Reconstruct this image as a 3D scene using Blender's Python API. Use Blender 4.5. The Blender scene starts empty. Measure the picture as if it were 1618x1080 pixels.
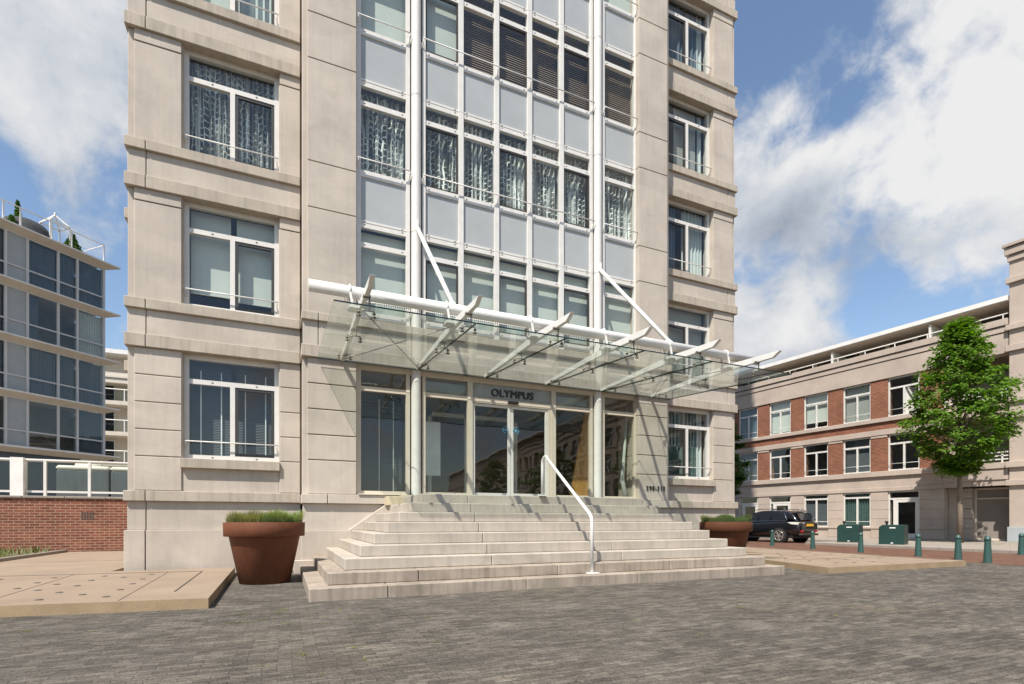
import bpy, bmesh, math, random
from mathutils import Vector, Matrix
rnd = random.Random(7)
S = bpy.context.scene
COL = S.collection
R = math.radians

# ------------------------------------------------------------------ camera
cd = bpy.data.cameras.new('camera'); cam = bpy.data.objects.new('camera', cd); COL.objects.link(cam)
cam.location = (0, 0, 1.05); cam.rotation_euler = (R(90), 0, R(-23.69))
cd.sensor_width = 36; cd.lens = 18.356; cd.shift_y = 283/1618.; cd.clip_start = .05; cd.clip_end = 3000
S.camera = cam
# ------------------------------------------------------------------ view
S.view_settings.view_transform = 'Standard'; S.view_settings.look = 'None'
S.view_settings.exposure = 0.57; S.view_settings.gamma = 1; S.view_settings.use_curve_mapping = False
S.cycles.max_bounces = 10; S.cycles.transparent_max_bounces = 24
S.cycles.caustics_reflective = False; S.cycles.caustics_refractive = False
# ------------------------------------------------------------------ sun
SUNV = Vector((-1.19, -1.0, 2.3)).normalized()          # towards the sun
sl = bpy.data.lights.new('sun', 'SUN'); sl.energy = 5.0; sl.angle = R(.5); sl.color = (1, .945, .86)
so = bpy.data.objects.new('sun', sl); COL.objects.link(so)
so.rotation_euler = SUNV.to_track_quat('Z', 'Y').to_euler(); so.location = (-20, -20, 40)
# ------------------------------------------------------------------ world
W = bpy.data.worlds.new('World'); S.world = W; W.use_nodes = True
def build_world():
    nt = W.node_tree; N = nt.nodes; L = nt.links; N.clear()
    out = N.new('ShaderNodeOutputWorld')
    sky = N.new('ShaderNodeTexSky'); sky.sky_type = 'NISHITA'; sky.sun_disc = False
    sky.sun_elevation = math.asin(SUNV.z); sky.sun_rotation = math.atan2(SUNV.x, SUNV.y)
    sky.air_density = 1.15; sky.dust_density = .5; sky.ozone_density = 1.6
    b1 = N.new('ShaderNodeBackground'); b1.inputs[1].default_value = .112
    L.new(sky.outputs[0], b1.inputs[0])
    tc = N.new('ShaderNodeTexCoord')
    def noise(sc, det, rough, off=(0, 0, 0), dist=0, src=None):
        m = N.new('ShaderNodeMapping'); m.inputs[1].default_value = off
        L.new(src or tc.outputs['Generated'], m.inputs[0])
        n = N.new('ShaderNodeTexNoise'); n.inputs['Scale'].default_value = sc; n.inputs['Detail'].default_value = det
        n.inputs['Roughness'].default_value = rough; n.inputs['Distortion'].default_value = dist
        L.new(m.outputs[0], n.inputs['Vector']); return n.outputs[0]
    def math_(op, a, b=None, c=None, clamp=False):
        m = N.new('ShaderNodeMath'); m.operation = op; m.use_clamp = clamp
        for i, v in enumerate((a, b, c)):
            if v is None: continue
            if isinstance(v, (int, float)): m.inputs[i].default_value = v
            else: L.new(v, m.inputs[i])
        return m.outputs[0]
    def dotc(c):
        v = N.new('ShaderNodeVectorMath'); v.operation = 'DOT_PRODUCT'
        L.new(tc.outputs['Generated'], v.inputs[0]); v.inputs[1].default_value = Vector(c).normalized(); return v.outputs['Value']
    def ramp(v, a, b, lo=0, hi=1):
        m = N.new('ShaderNodeMapRange'); m.interpolation_type = 'SMOOTHSTEP'; L.new(v, m.inputs[0])
        for i, x in zip((1, 2, 3, 4), (a, b, lo, hi)): m.inputs[i].default_value = x
        return m.outputs[0]
    def pdir(x, y):
        yw = R(23.69); v = Vector((math.sin(yw), math.cos(yw), 0)) + Vector((math.cos(yw), -math.sin(yw), 0)) * ((x - 809) / 825) + Vector((0, 0, (823 - y) / 825))
        return v.normalized(), v.length
    def blob(x, y, r, s):
        c, l = pdir(x, y); return (c, math.cos(math.atan(r / 825 / l)), s)
    # cumulus fields of this sky: direction, angular size, weight
    fields = [blob(*q) for q in ((1530, 60, 190, 1), (1610, 190, 190, 1), (1470, 190, 130, .9), (1420, 290, 140, .9), (1540, 290, 150, .9), (1340, 350, 150, .8), (1450, 370, 120, .6),
              (1205, 250, 120, .75), (1190, 340, 110, .55), (1290, 385, 110, .62), (1295, 120, 70, .45), (1250, 500, 110, 1), (1180, 530, 90, .8), (1320, 540, 70, .7),
              (1500, 430, 70, .6), (1600, 440, 80, .35), (1400, 415, 70, .35), (60, 30, 170, .9), (10, 110, 120, .7), (160, 10, 100, .7), (140, 200, 100, .4), (150, 360, 110, .5), (90, 260, 120, .3), (185, 560, 90, .4))]
    fields += [(Vector((.5, -.8, .35)).normalized(), .94, .6), (Vector((-.7, -.4, .5)).normalized(), .95, .5)]
    def density(off):
        d = noise(3.4, 13, .56, off, .2); d2 = noise(13, 9, .62, off, .35)
        return math_('ADD', math_('MULTIPLY', d, .68), math_('MULTIPLY', d2, .32))
    dn = density((0, 0, 0))
    acc = None
    for c, e, s in fields:
        f = ramp(dotc(c), e - (1 - e) * .25, 1 - (1 - e) * .02, 0, s)
        acc = f if acc is None else math_('MAXIMUM', acc, f) if False else math_('SUBTRACT', math_('ADD', acc, f), math_('MULTIPLY', acc, f))
    for q in ((1345, 448, 90, .34), (1205, 440, 80, .34), (1370, 120, 80, .25), (1410, 480, 80, .3), (1550, 410, 70, .25), (1230, 60, 80, .25)):
        c, e, s = blob(*q); acc = math_('SUBTRACT', acc, ramp(dotc(c), e, 1 - (1 - e) * .1, 0, s))
    tot = math_('ADD', math_('MULTIPLY', math_('SUBTRACT', dn, .5), 4.6), acc)
    mask = ramp(tot, .10, .78)
    sh = density(tuple(SUNV * .05))
    dlt = math_('SUBTRACT', dn, sh)
    big = noise(5.5, 6, .55, (4.2, 1.7, .3), .3)
    lit = math_('ADD', .66, math_('ADD', math_('MULTIPLY', dlt, 1.7), math_('MULTIPLY', math_('SUBTRACT', big, .5), .75)))
    def light(x, y, r, s):
        c, e, _ = blob(x, y, r, 1); return ramp(dotc(c), e, 1 - (1 - e) * .05, 0, s)
    for q in ((1560, 110, 260, .42), (1470, 240, 150, .18), (1225, 470, 110, .30), (1290, 500, 80, .25), (1215, 210, 100, .2), (1340, 340, 60, .2)): lit = math_('ADD', lit, light(*q))
    for q in ((1270, 405, 140, .36), (1200, 330, 110, .12), (1380, 420, 100, .2)): lit = math_('SUBTRACT', lit, light(*q))
    lit = math_('MAXIMUM', lit, 0)
    cr = N.new('ShaderNodeValToRGB'); L.new(lit, cr.inputs[0])
    e = cr.color_ramp.elements; e[0].position = .1; e[0].color = (.36, .41, .50, 1); e[1].position = .95; e[1].color = (.95, .95, .95, 1)
    k = cr.color_ramp.elements.new(.5); k.color = (.60, .65, .73, 1)
    b2 = N.new('ShaderNodeBackground'); L.new(cr.outputs[0], b2.inputs[0]); b2.inputs[1].default_value = .60
    mx = N.new('ShaderNodeMixShader'); L.new(mask, mx.inputs[0]); L.new(b1.outputs[0], mx.inputs[1]); L.new(b2.outputs[0], mx.inputs[2])
    L.new(mx.outputs[0], out.inputs[0])
build_world()

# ------------------------------------------------------------------ helpers: materials
class NT:
    def __init__(s, name):
        s.m = bpy.data.materials.new(name); s.m.use_nodes = True
        s.N = s.m.node_tree.nodes; s.L = s.m.node_tree.links; s.N.clear()
        s.out = s.N.new('ShaderNodeOutputMaterial')
    def n(s, t, **kw):
        x = s.N.new(t)
        for k, v in kw.items(): setattr(x, k, v)
        return x
    def pos(s): return s.n('ShaderNodeNewGeometry').outputs['Position']
    def obj(s): return s.n('ShaderNodeTexCoord').outputs['Object']
    def mapv(s, v, sc=(1, 1, 1), rot=(0, 0, 0), loc=(0, 0, 0)):
        m = s.n('ShaderNodeMapping'); s.L.new(v, m.inputs[0]); m.inputs[1].default_value = loc; m.inputs[2].default_value = rot; m.inputs[3].default_value = sc
        return m.outputs[0]
    def noise(s, v, sc, det=5, rough=.55, dist=0):
        n = s.n('ShaderNodeTexNoise'); s.L.new(v, n.inputs['Vector']); n.inputs['Scale'].default_value = sc
        n.inputs['Detail'].default_value = det; n.inputs['Roughness'].default_value = rough; n.inputs['Distortion'].default_value = dist
        return n.outputs[0]
    def rng(s, v, a, b, lo, hi, smooth=False):
        m = s.n('ShaderNodeMapRange'); s.L.new(v, m.inputs[0])
        if smooth: m.interpolation_type = 'SMOOTHSTEP'
        for i, x in zip((1, 2, 3, 4), (a, b, lo, hi)): m.inputs[i].default_value = x
        return m.outputs[0]
    def mth(s, op, a, b):
        m = s.n('ShaderNodeMath', operation=op)
        for i, v in enumerate((a, b)):
            if isinstance(v, (int, float)): m.inputs[i].default_value = v
            else: s.L.new(v, m.inputs[i])
        return m.outputs[0]
    def mix(s, f, a, b, mode='MIX'):
        m = s.n('ShaderNodeMix', data_type='RGBA', blend_type=mode)
        for i, v in ((0, f), (6, a), (7, b)):
            if isinstance(v, (int, float)): m.inputs[i].default_value = v
            elif isinstance(v, tuple): m.inputs[i].default_value = (*v, 1) if len(v) == 3 else v
            else: s.L.new(v, m.inputs[i])
        return m.outputs[2]
    def bsdf(s, col, rough=.6, metal=0, normal=None, spec=.5, coat=0):
        b = s.n('ShaderNodeBsdfPrincipled')
        if isinstance(col, tuple): b.inputs['Base Color'].default_value = (*col, 1)
        else: s.L.new(col, b.inputs['Base Color'])
        if isinstance(rough, (int, float)): b.inputs['Roughness'].default_value = rough
        else: s.L.new(rough, b.inputs['Roughness'])
        b.inputs['Metallic'].default_value = metal; b.inputs['Specular IOR Level'].default_value = spec
        b.inputs['Coat Weight'].default_value = coat; b.inputs['Coat Roughness'].default_value = .05
        if normal is not None: s.L.new(normal, b.inputs['Normal'])
        return b.outputs[0]
    def bump(s, h, st=.3, d=.01):
        b = s.n('ShaderNodeBump'); s.L.new(h, b.inputs['Height']); b.inputs['Strength'].default_value = st; b.inputs['Distance'].default_value = d
        return b.outputs[0]
    def done(s, sh): s.L.new(sh, s.out.inputs[0]); return s.m

def mat(name, col, rough=.6, var=.08, vs=2.5, grain=.05, gs=60, metal=0, streak=0., bump=.0, bs=80, spec=.5, coat=0, dirt=None, dirt_amt=.0, cells=None):
    t = NT(name); p = t.pos()
    big = t.rng(t.noise(p, vs, 4), .3, .7, 1 - var, 1 + var)
    f = t.mth('MULTIPLY', big, t.rng(t.noise(p, gs, 3), .3, .7, 1 - grain, 1 + grain))
    if streak:
        st = t.noise(t.mapv(p, (9, 9, .5)), 1.3, 6, .65)
        f = t.mth('MULTIPLY', f, t.rng(st, .42, .75, 1, 1 - streak, True))
    if cells:
        vo = t.n('ShaderNodeTexVoronoi'); t.L.new(t.mapv(p, cells), vo.inputs['Vector']); vo.inputs['Scale'].default_value = 1
        sc = t.n('ShaderNodeSeparateColor'); t.L.new(vo.outputs['Color'], sc.inputs[0]); f = t.mth('MULTIPLY', f, t.rng(sc.outputs[0], 0, 1, .965, 1.03))
    c = t.mix(1, col, f, 'MULTIPLY')
    if dirt:
        dm = t.rng(t.noise(p, 1.7, 8, .65, .4), .5, .72, 0, dirt_amt, True)
        c = t.mix(dm, c, dirt)
    nr = t.bump(t.noise(p, bs, 4), bump, .004) if bump else None
    return t.done(t.bsdf(c, rough, metal, nr, spec, coat))

M = {}
M['stone'] = mat('pale_concrete', (.468, .412, .350), .85, .12, 1.1, .05, 70, streak=.08, bump=.15, bs=120, spec=.25, dirt=(.33, .28, .23), dirt_amt=.30, cells=(.55, .55, 1.9))
M['stone_ledge'] = mat('weathered_ledge', (.42, .365, .30), .85, .10, 2.4, .05, 70, streak=.24, bump=.15, bs=120, spec=.25, dirt=(.33, .285, .22), dirt_amt=.35)
M['joint'] = mat('dark_joint_and_gap_shade', (.06, .05, .042), .9)
M['white'] = mat('white_window_paint', (.66, .635, .595), .4, .05, 5, .02, streak=.05)
M['cream'] = mat('cream_head_paint', (.60, .53, .43), .5, .05, 4, .02, streak=.06)
M['steel'] = mat('white_steel_paint', (.70, .68, .645), .35, .05, 3, .02, streak=.06)
M['panel'] = mat('grey_blue_back_painted_glass', (.37, .385, .385), .25, .05, 1.5, .01, coat=.0)
M['sash'] = mat('dark_bronze_sash', (.045, .040, .036), .4)
M['black'] = mat('black_rubber', (.015, .015, .016), .5)
M['fitting'] = mat('dull_stainless', (.22, .20, .17), .35, metal=.8)
M['spike'] = mat('grey_wire', (.16, .14, .12), .5)
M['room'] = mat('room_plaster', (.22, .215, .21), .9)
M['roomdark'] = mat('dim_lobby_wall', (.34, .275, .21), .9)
M['wood'] = mat('honey_wood_veneer', (.62, .34, .10), .4, .15, 6, .05)
M['lobbywhite'] = mat('lobby_white_panel', (.72, .73, .70), .6)
M['corten'] = mat('rusty_brown_steel', (.135, .049, .025), .7, .12, 5, .08, 30, streak=.12, spec=.2, dirt=(.11, .042, .022), dirt_amt=.35)
M['bollard'] = mat('sea_green_paint', (.030, .078, .068), .42, .1, 8, .04, streak=.1)
M['bin'] = mat('dark_green_cabinet_paint', (.008, .036, .031), .45, .1, 4, .03)
M['greybox'] = mat('dark_grey_planter', (.085, .095, .105), .6, .12, 3, .05, streak=.25)
M['pale'] = mat('pale_vinyl', (.62, .56, .48), .55, .05, 3)
M['soil'] = mat('dry_soil', (.09, .06, .035), .95, .2, 12)
M['slab'] = mat('sandy_slab', (.272, .206, .150), .85, .10, 1.2, .10, 160, bump=.25, bs=300, spec=.2, dirt=(.22, .165, .12), dirt_amt=.4)
M['slabedge'] = mat('exposed_aggregate_edge', (.32, .235, .145), .9, .12, 3, .28, 160, bump=.6, bs=180, spec=.2)
M['kerb'] = mat('kerb_concrete', (.26, .23, .195), .9, .12, 3, .1, 120, bump=.3)
M['sidewalk'] = mat('pavement_concrete', (.27, .232, .195), .9, .12, 2, .1, 60, bump=.2)
M['step'] = mat('step_granite', (.43, .38, .32), .8, .10, 2, .12, 260, streak=.15, bump=.25, bs=300, spec=.3, dirt=(.30, .26, .21), dirt_amt=.55)
M['stepdirty'] = mat('step_granite_weathered', (.34, .285, .23), .85, .16, 2.2, .2, 220, streak=.35, bump=.35, bs=260, spec=.25, dirt=(.2, .165, .125), dirt_amt=.65)
M['stepyellow'] = mat('yellowed_stone', (.53, .45, .31), .85, .12, 3, .08, streak=.2)
M['bark'] = mat('bark', (.18, .14, .105), .9, .25, 12, .1, 40, bump=.7, bs=40)
M['rblock'] = mat('beige_stone_cladding', (.44, .365, .31), .85, .10, .9, .05, 60, streak=.05, spec=.25, dirt=(.31, .25, .2), dirt_amt=.3)
M['fascia'] = mat('white_roof_fascia', (.74, .72, .69), .45)
M['soffit'] = mat('beige_soffit', (.62, .555, .465), .7, .05)
M['lframe'] = mat('grey_aluminium', (.56, .565, .57), .4, .04)
M['lpanel'] = mat('frosted_panel', (.36, .39, .40), .25, .05)
M['blind'] = mat('pale_green_roller_blind', (.56, .575, .51), .8, .04, 3, .02)
M['blindgrey'] = mat('grey_roller_blind', (.33, .33, .30), .8, .04)
M['brown'] = mat('brown_venetian', (.40, .28, .19), .6)
M['dgrey'] = mat('grey_venetian', (.13, .14, .145), .6)
M['teal'] = mat('teal_curtain', (.06, .105, .092), .8, .2, 6)
M['curt'] = mat('pale_curtain', (.52, .55, .52), .85, .06)
M['curtblue'] = mat('slate_curtain', (.10, .13, .16), .85, .1)
M['cord'] = mat('white_vertical_slat', (.75, .76, .72), .6)
M['carpaint'] = mat('black_car_paint', (.008, .009, .012), .22, .02, coat=1, spec=.6)
M['carglass'] = mat('tinted_car_glass', (.012, .016, .022), .06, .01, spec=.8, coat=.6)
M['chrome'] = mat('chrome_trim', (.75, .75, .76), .15, .02, metal=1)
M['alloy'] = mat('silver_alloy', (.62, .58, .53), .3, .03, metal=.7)
M['redlens'] = mat('red_lens', (.45, .02, .025), .25)
M['clearlens'] = mat('clear_lens', (.72, .68, .62), .2, .25, 30)
M['plate'] = mat('yellow_plate', (.75, .42, .03), .4)
M['tyre'] = mat('tyre', (.022, .021, .02), .8)
M['steelpost'] = mat('brushed_post', (.45, .46, .46), .35, metal=.5)
M['hedge'] = mat('dark_net', (.035, .04, .045), .9, .2, 6)

def glass(name, ior=1.75, tint=(.93, .97, .96), dust=0.):
    t = NT(name)
    geo = t.n('ShaderNodeNewGeometry'); dt = t.n('ShaderNodeVectorMath', operation='DOT_PRODUCT'); t.L.new(geo.outputs['Incoming'], dt.inputs[0]); t.L.new(geo.outputs['Normal'], dt.inputs[1])
    f0 = ((ior - 1) / (ior + 1)) ** 2
    cs = t.mth('SUBTRACT', 1.0, t.mth('ABSOLUTE', dt.outputs['Value'], 0))
    frv = t.mth('ADD', f0, t.mth('MULTIPLY', 1 - f0, t.mth('POWER', cs, 5)))
    p = t.pos()
    wob = t.bump(t.noise(p, 1.1, 2), .06, .05)
    g = t.n('ShaderNodeBsdfGlossy'); g.inputs['Roughness'].default_value = 0; t.L.new(wob, g.inputs['Normal'])
    tr = t.n('ShaderNodeBsdfTransparent'); tr.inputs[0].default_value = (*tint, 1)
    m = t.n('ShaderNodeMixShader'); t.L.new(frv, m.inputs[0]); t.L.new(tr.outputs[0], m.inputs[1]); t.L.new(g.outputs[0], m.inputs[2])
    sh = m.outputs[0]
    if dust:
        d = t.n('ShaderNodeBsdfDiffuse'); d.inputs[0].default_value = (.62, .64, .58, 1)
        tl = t.n('ShaderNodeBsdfTranslucent'); tl.inputs[0].default_value = (.62, .64, .58, 1)
        a = t.n('ShaderNodeAddShader'); t.L.new(d.outputs[0], a.inputs[0]); t.L.new(tl.outputs[0], a.inputs[1])
        m2 = t.n('ShaderNodeMixShader'); t.L.new(t.rng(t.noise(p, 1.5, 6), .3, .7, dust * .6, dust * 1.4), m2.inputs[0])
        t.L.new(sh, m2.inputs[1]); t.L.new(a.outputs[0], m2.inputs[2]); sh = m2.outputs[0]
    return t.done(sh)
M['glass'] = glass('window_glass', 1.75, (.90, .95, .95))
M['doorglass'] = glass('door_glass', 1.78, (.86, .88, .85))
M['canopyglass'] = glass('canopy_glass', 1.65, (.74, .80, .75), .05)
M['railglass'] = glass('balustrade_glass', 1.45, (.72, .80, .78), .0)

def lace():
    t = NT('patterned_net_curtain'); p = t.pos()
    w = t.mapv(p, (1, 0, 1))
    nz = t.n('ShaderNodeTexNoise'); t.L.new(p, nz.inputs['Vector']); nz.inputs['Scale'].default_value = 5; nz.inputs['Detail'].default_value = 3
    v = t.n('ShaderNodeVectorMath', operation='MULTIPLY_ADD'); t.L.new(nz.outputs['Color'], v.inputs[0]); v.inputs[1].default_value = (.10, .10, .10); t.L.new(p, v.inputs[2])
    sp = t.n('ShaderNodeSeparateXYZ'); t.L.new(v.outputs[0], sp.inputs[0])
    cb = t.n('ShaderNodeCombineXYZ'); t.L.new(sp.outputs[0], cb.inputs[0]); t.L.new(sp.outputs[2], cb.inputs[1])
    b = t.n('ShaderNodeTexBrick'); t.L.new(cb.outputs[0], b.inputs['Vector']); b.inputs['Scale'].default_value = 1
    b.inputs['Brick Width'].default_value = .10; b.inputs['Row Height'].default_value = .135; b.inputs['Mortar Size'].default_value = .013
    b.inputs['Mortar Smooth'].default_value = .2; b.offset = .37; b.offset_frequency = 1
    thr = t.mth('MULTIPLY', b.outputs['Fac'], t.rng(t.noise(t.mapv(p, (7, 7, 1.2)), 1, 3), .38, .6, .15, 1))
    a = t.mth('MAXIMUM', thr, t.rng(t.noise(t.mapv(p, (15, 15, .5)), 1, 2), .47, .66, .06, .55))
    d = t.n('ShaderNodeBsdfDiffuse'); d.inputs[0].default_value = (.92, .93, .86, 1)
    tr = t.n('ShaderNodeBsdfTransparent')
    m = t.n('ShaderNodeMixShader'); t.L.new(a, m.inputs[0]); t.L.new(tr.outputs[0], m.inputs[1]); t.L.new(d.outputs[0], m.inputs[2])
    return t.done(m.outputs[0])
M['lace'] = lace()

def brick(name, c1, c2, mortar, bw, bh, ms, vec='xz', off=.5, worn=False):
    t = NT(name)
    src = t.obj() if vec == 'xz' else t.pos()
    sp = t.n('ShaderNodeSeparateXYZ'); t.L.new(src, sp.inputs[0]); cb = t.n('ShaderNodeCombineXYZ')
    if vec == 'xz':
        t.L.new(t.mth('ADD', sp.outputs[0], sp.outputs[1]), cb.inputs[0]); t.L.new(sp.outputs[2], cb.inputs[1])
    else:
        t.L.new(sp.outputs[0], cb.inputs[0]); t.L.new(sp.outputs[1], cb.inputs[1])
    v = cb.outputs[0]
    if worn:
        nz = t.n('ShaderNodeTexNoise'); t.L.new(src, nz.inputs['Vector']); nz.inputs['Scale'].default_value = 3.; nz.inputs['Detail'].default_value = 2
        a = t.n('ShaderNodeVectorMath', operation='MULTIPLY_ADD'); t.L.new(nz.outputs['Color'], a.inputs[0]); a.inputs[1].default_value = (.07, .045, 0); t.L.new(v, a.inputs[2]); v = a.outputs[0]
    b = t.n('ShaderNodeTexBrick'); t.L.new(v, b.inputs['Vector']); b.inputs['Scale'].default_value = 1
    b.inputs['Brick Width'].default_value = bw; b.inputs['Row Height'].default_value = bh; b.inputs['Mortar Size'].default_value = ms
    b.inputs['Mortar Smooth'].default_value = .3; b.offset = off; b.inputs['Bias'].default_value = -.1
    for k, c in (('Color1', c1), ('Color2', c2), ('Mortar', mortar)): b.inputs[k].default_value = (*c, 1)
    p = t.pos()
    c = t.mix(1, b.outputs['Color'], t.rng(t.noise(p, 1.3, 5), .3, .7, .82, 1.15), 'MULTIPLY')
    if worn:
        c = t.mix(1, c, t.rng(t.noise(t.mapv(p, (8, 20, 6)), 1, 7, .78), .3, .72, .48, 1.55), 'MULTIPLY')
        c = t.mix(1, c, t.rng(t.noise(t.mapv(p, (1.5, 2.6, 1)), 1, 5, .7, .6), .35, .68, .76, 1.18), 'MULTIPLY')
        c = t.mix(1, c, t.rng(t.noise(p, 55, 5, .85), .32, .68, .42, 1.65), 'MULTIPLY')
        c = t.mix(t.rng(t.noise(t.mapv(p, (22, 34, 22)), 1, 3, .6), .69, .74, 0, .8, True), c, (.34, .31, .27))
        c = t.mix(t.rng(t.noise(t.mapv(p, (12, 30, 12), loc=(3, 9, 1)), 1, 4, .7), .66, .72, 0, .75, True), c, (.022, .019, .016))
        c = t.mix(t.rng(t.noise(p, .35, 4), .45, .7, 0, .5, True), c, t.mix(1, c, (1.12, 1.05, .92), 'MULTIPLY'))
        sp_ = t.rng(t.noise(t.mapv(p, (9, 22, 9)), 1.4, 5, .75), .66, .74, 0, .55, True)
        c = t.mix(sp_, c, (.24, .215, .185))
        mo = t.rng(t.noise(t.mapv(p, (1, 1, 1), loc=(7, 3, 0)), 2.2, 6, .7), .60, .76, 0, .6, True)
        mo = t.mth('MULTIPLY', mo, b.outputs['Fac'])
        c = t.mix(mo, c, (.09, .085, .035))
        h = t.mth('ADD', t.mth('MULTIPLY', b.outputs['Fac'], -1.0), t.mth('MULTIPLY', t.noise(p, 40, 5, .7), 1.1))
        return t.done(t.bsdf(c, .85, 0, t.bump(h, .8, .012), .25))
    h = t.mth('ADD', t.mth('MULTIPLY', b.outputs['Fac'], -1), t.mth('MULTIPLY', t.noise(p, 90, 3), .3))
    return t.done(t.bsdf(c, .85, 0, t.bump(h, .5, .008), .25))
M['paver'] = brick('clinker_pavers', (.085, .075, .063), (.150, .131, .108), (.060, .052, .043), .20, .066, .003, 'xy', .5, True)
M['brickwall'] = brick('red_brick', (.16, .050, .028), (.25, .090, .052), (.32, .23, .17), .24, .082, .011)
M['brickfar'] = brick('orange_red_brick', (.17, .056, .031), (.27, .088, .048), (.30, .19, .13), .24, .075, .012)
M['roadbrick'] = brick('red_road_clinker', (.13, .062, .04), (.165, .085, .056), (.09, .06, .046), .21, .105, .006, 'xy')

def leafmat(name, c1, c2):
    t = NT(name)
    oi = t.n('ShaderNodeNewGeometry')
    p = t.pos()
    f = t.rng(t.noise(p, 5, 3), .3, .7, 0, 1)
    c = t.mix(f, c1, c2)
    d = t.bsdf(c, .5, 0, None, .35)
    tl = t.n('ShaderNodeBsdfTranslucent'); t.L.new(t.mix(1, c, (1.5, 1.7, .5), 'MULTIPLY'), tl.inputs[0])
    m = t.n('ShaderNodeMixShader'); m.inputs[0].default_value = .35; t.L.new(d, m.inputs[1]); t.L.new(tl.outputs[0], m.inputs[2])
    return t.done(m.outputs[0])
M['leaf'] = leafmat('fresh_green_leaves', (.045, .115, .012), (.15, .26, .022))
M['leaf2'] = leafmat('deep_green_leaves', (.03, .075, .012), (.07, .14, .02))
M['grassA'] = leafmat('olive_grass', (.19, .19, .07), (.34, .28, .13))
M['grassB'] = leafmat('blue_green_grass', (.12, .20, .09), (.24, .32, .16))
M['grassC'] = leafmat('weed_green', (.10, .13, .03), (.2, .2, .06))

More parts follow.
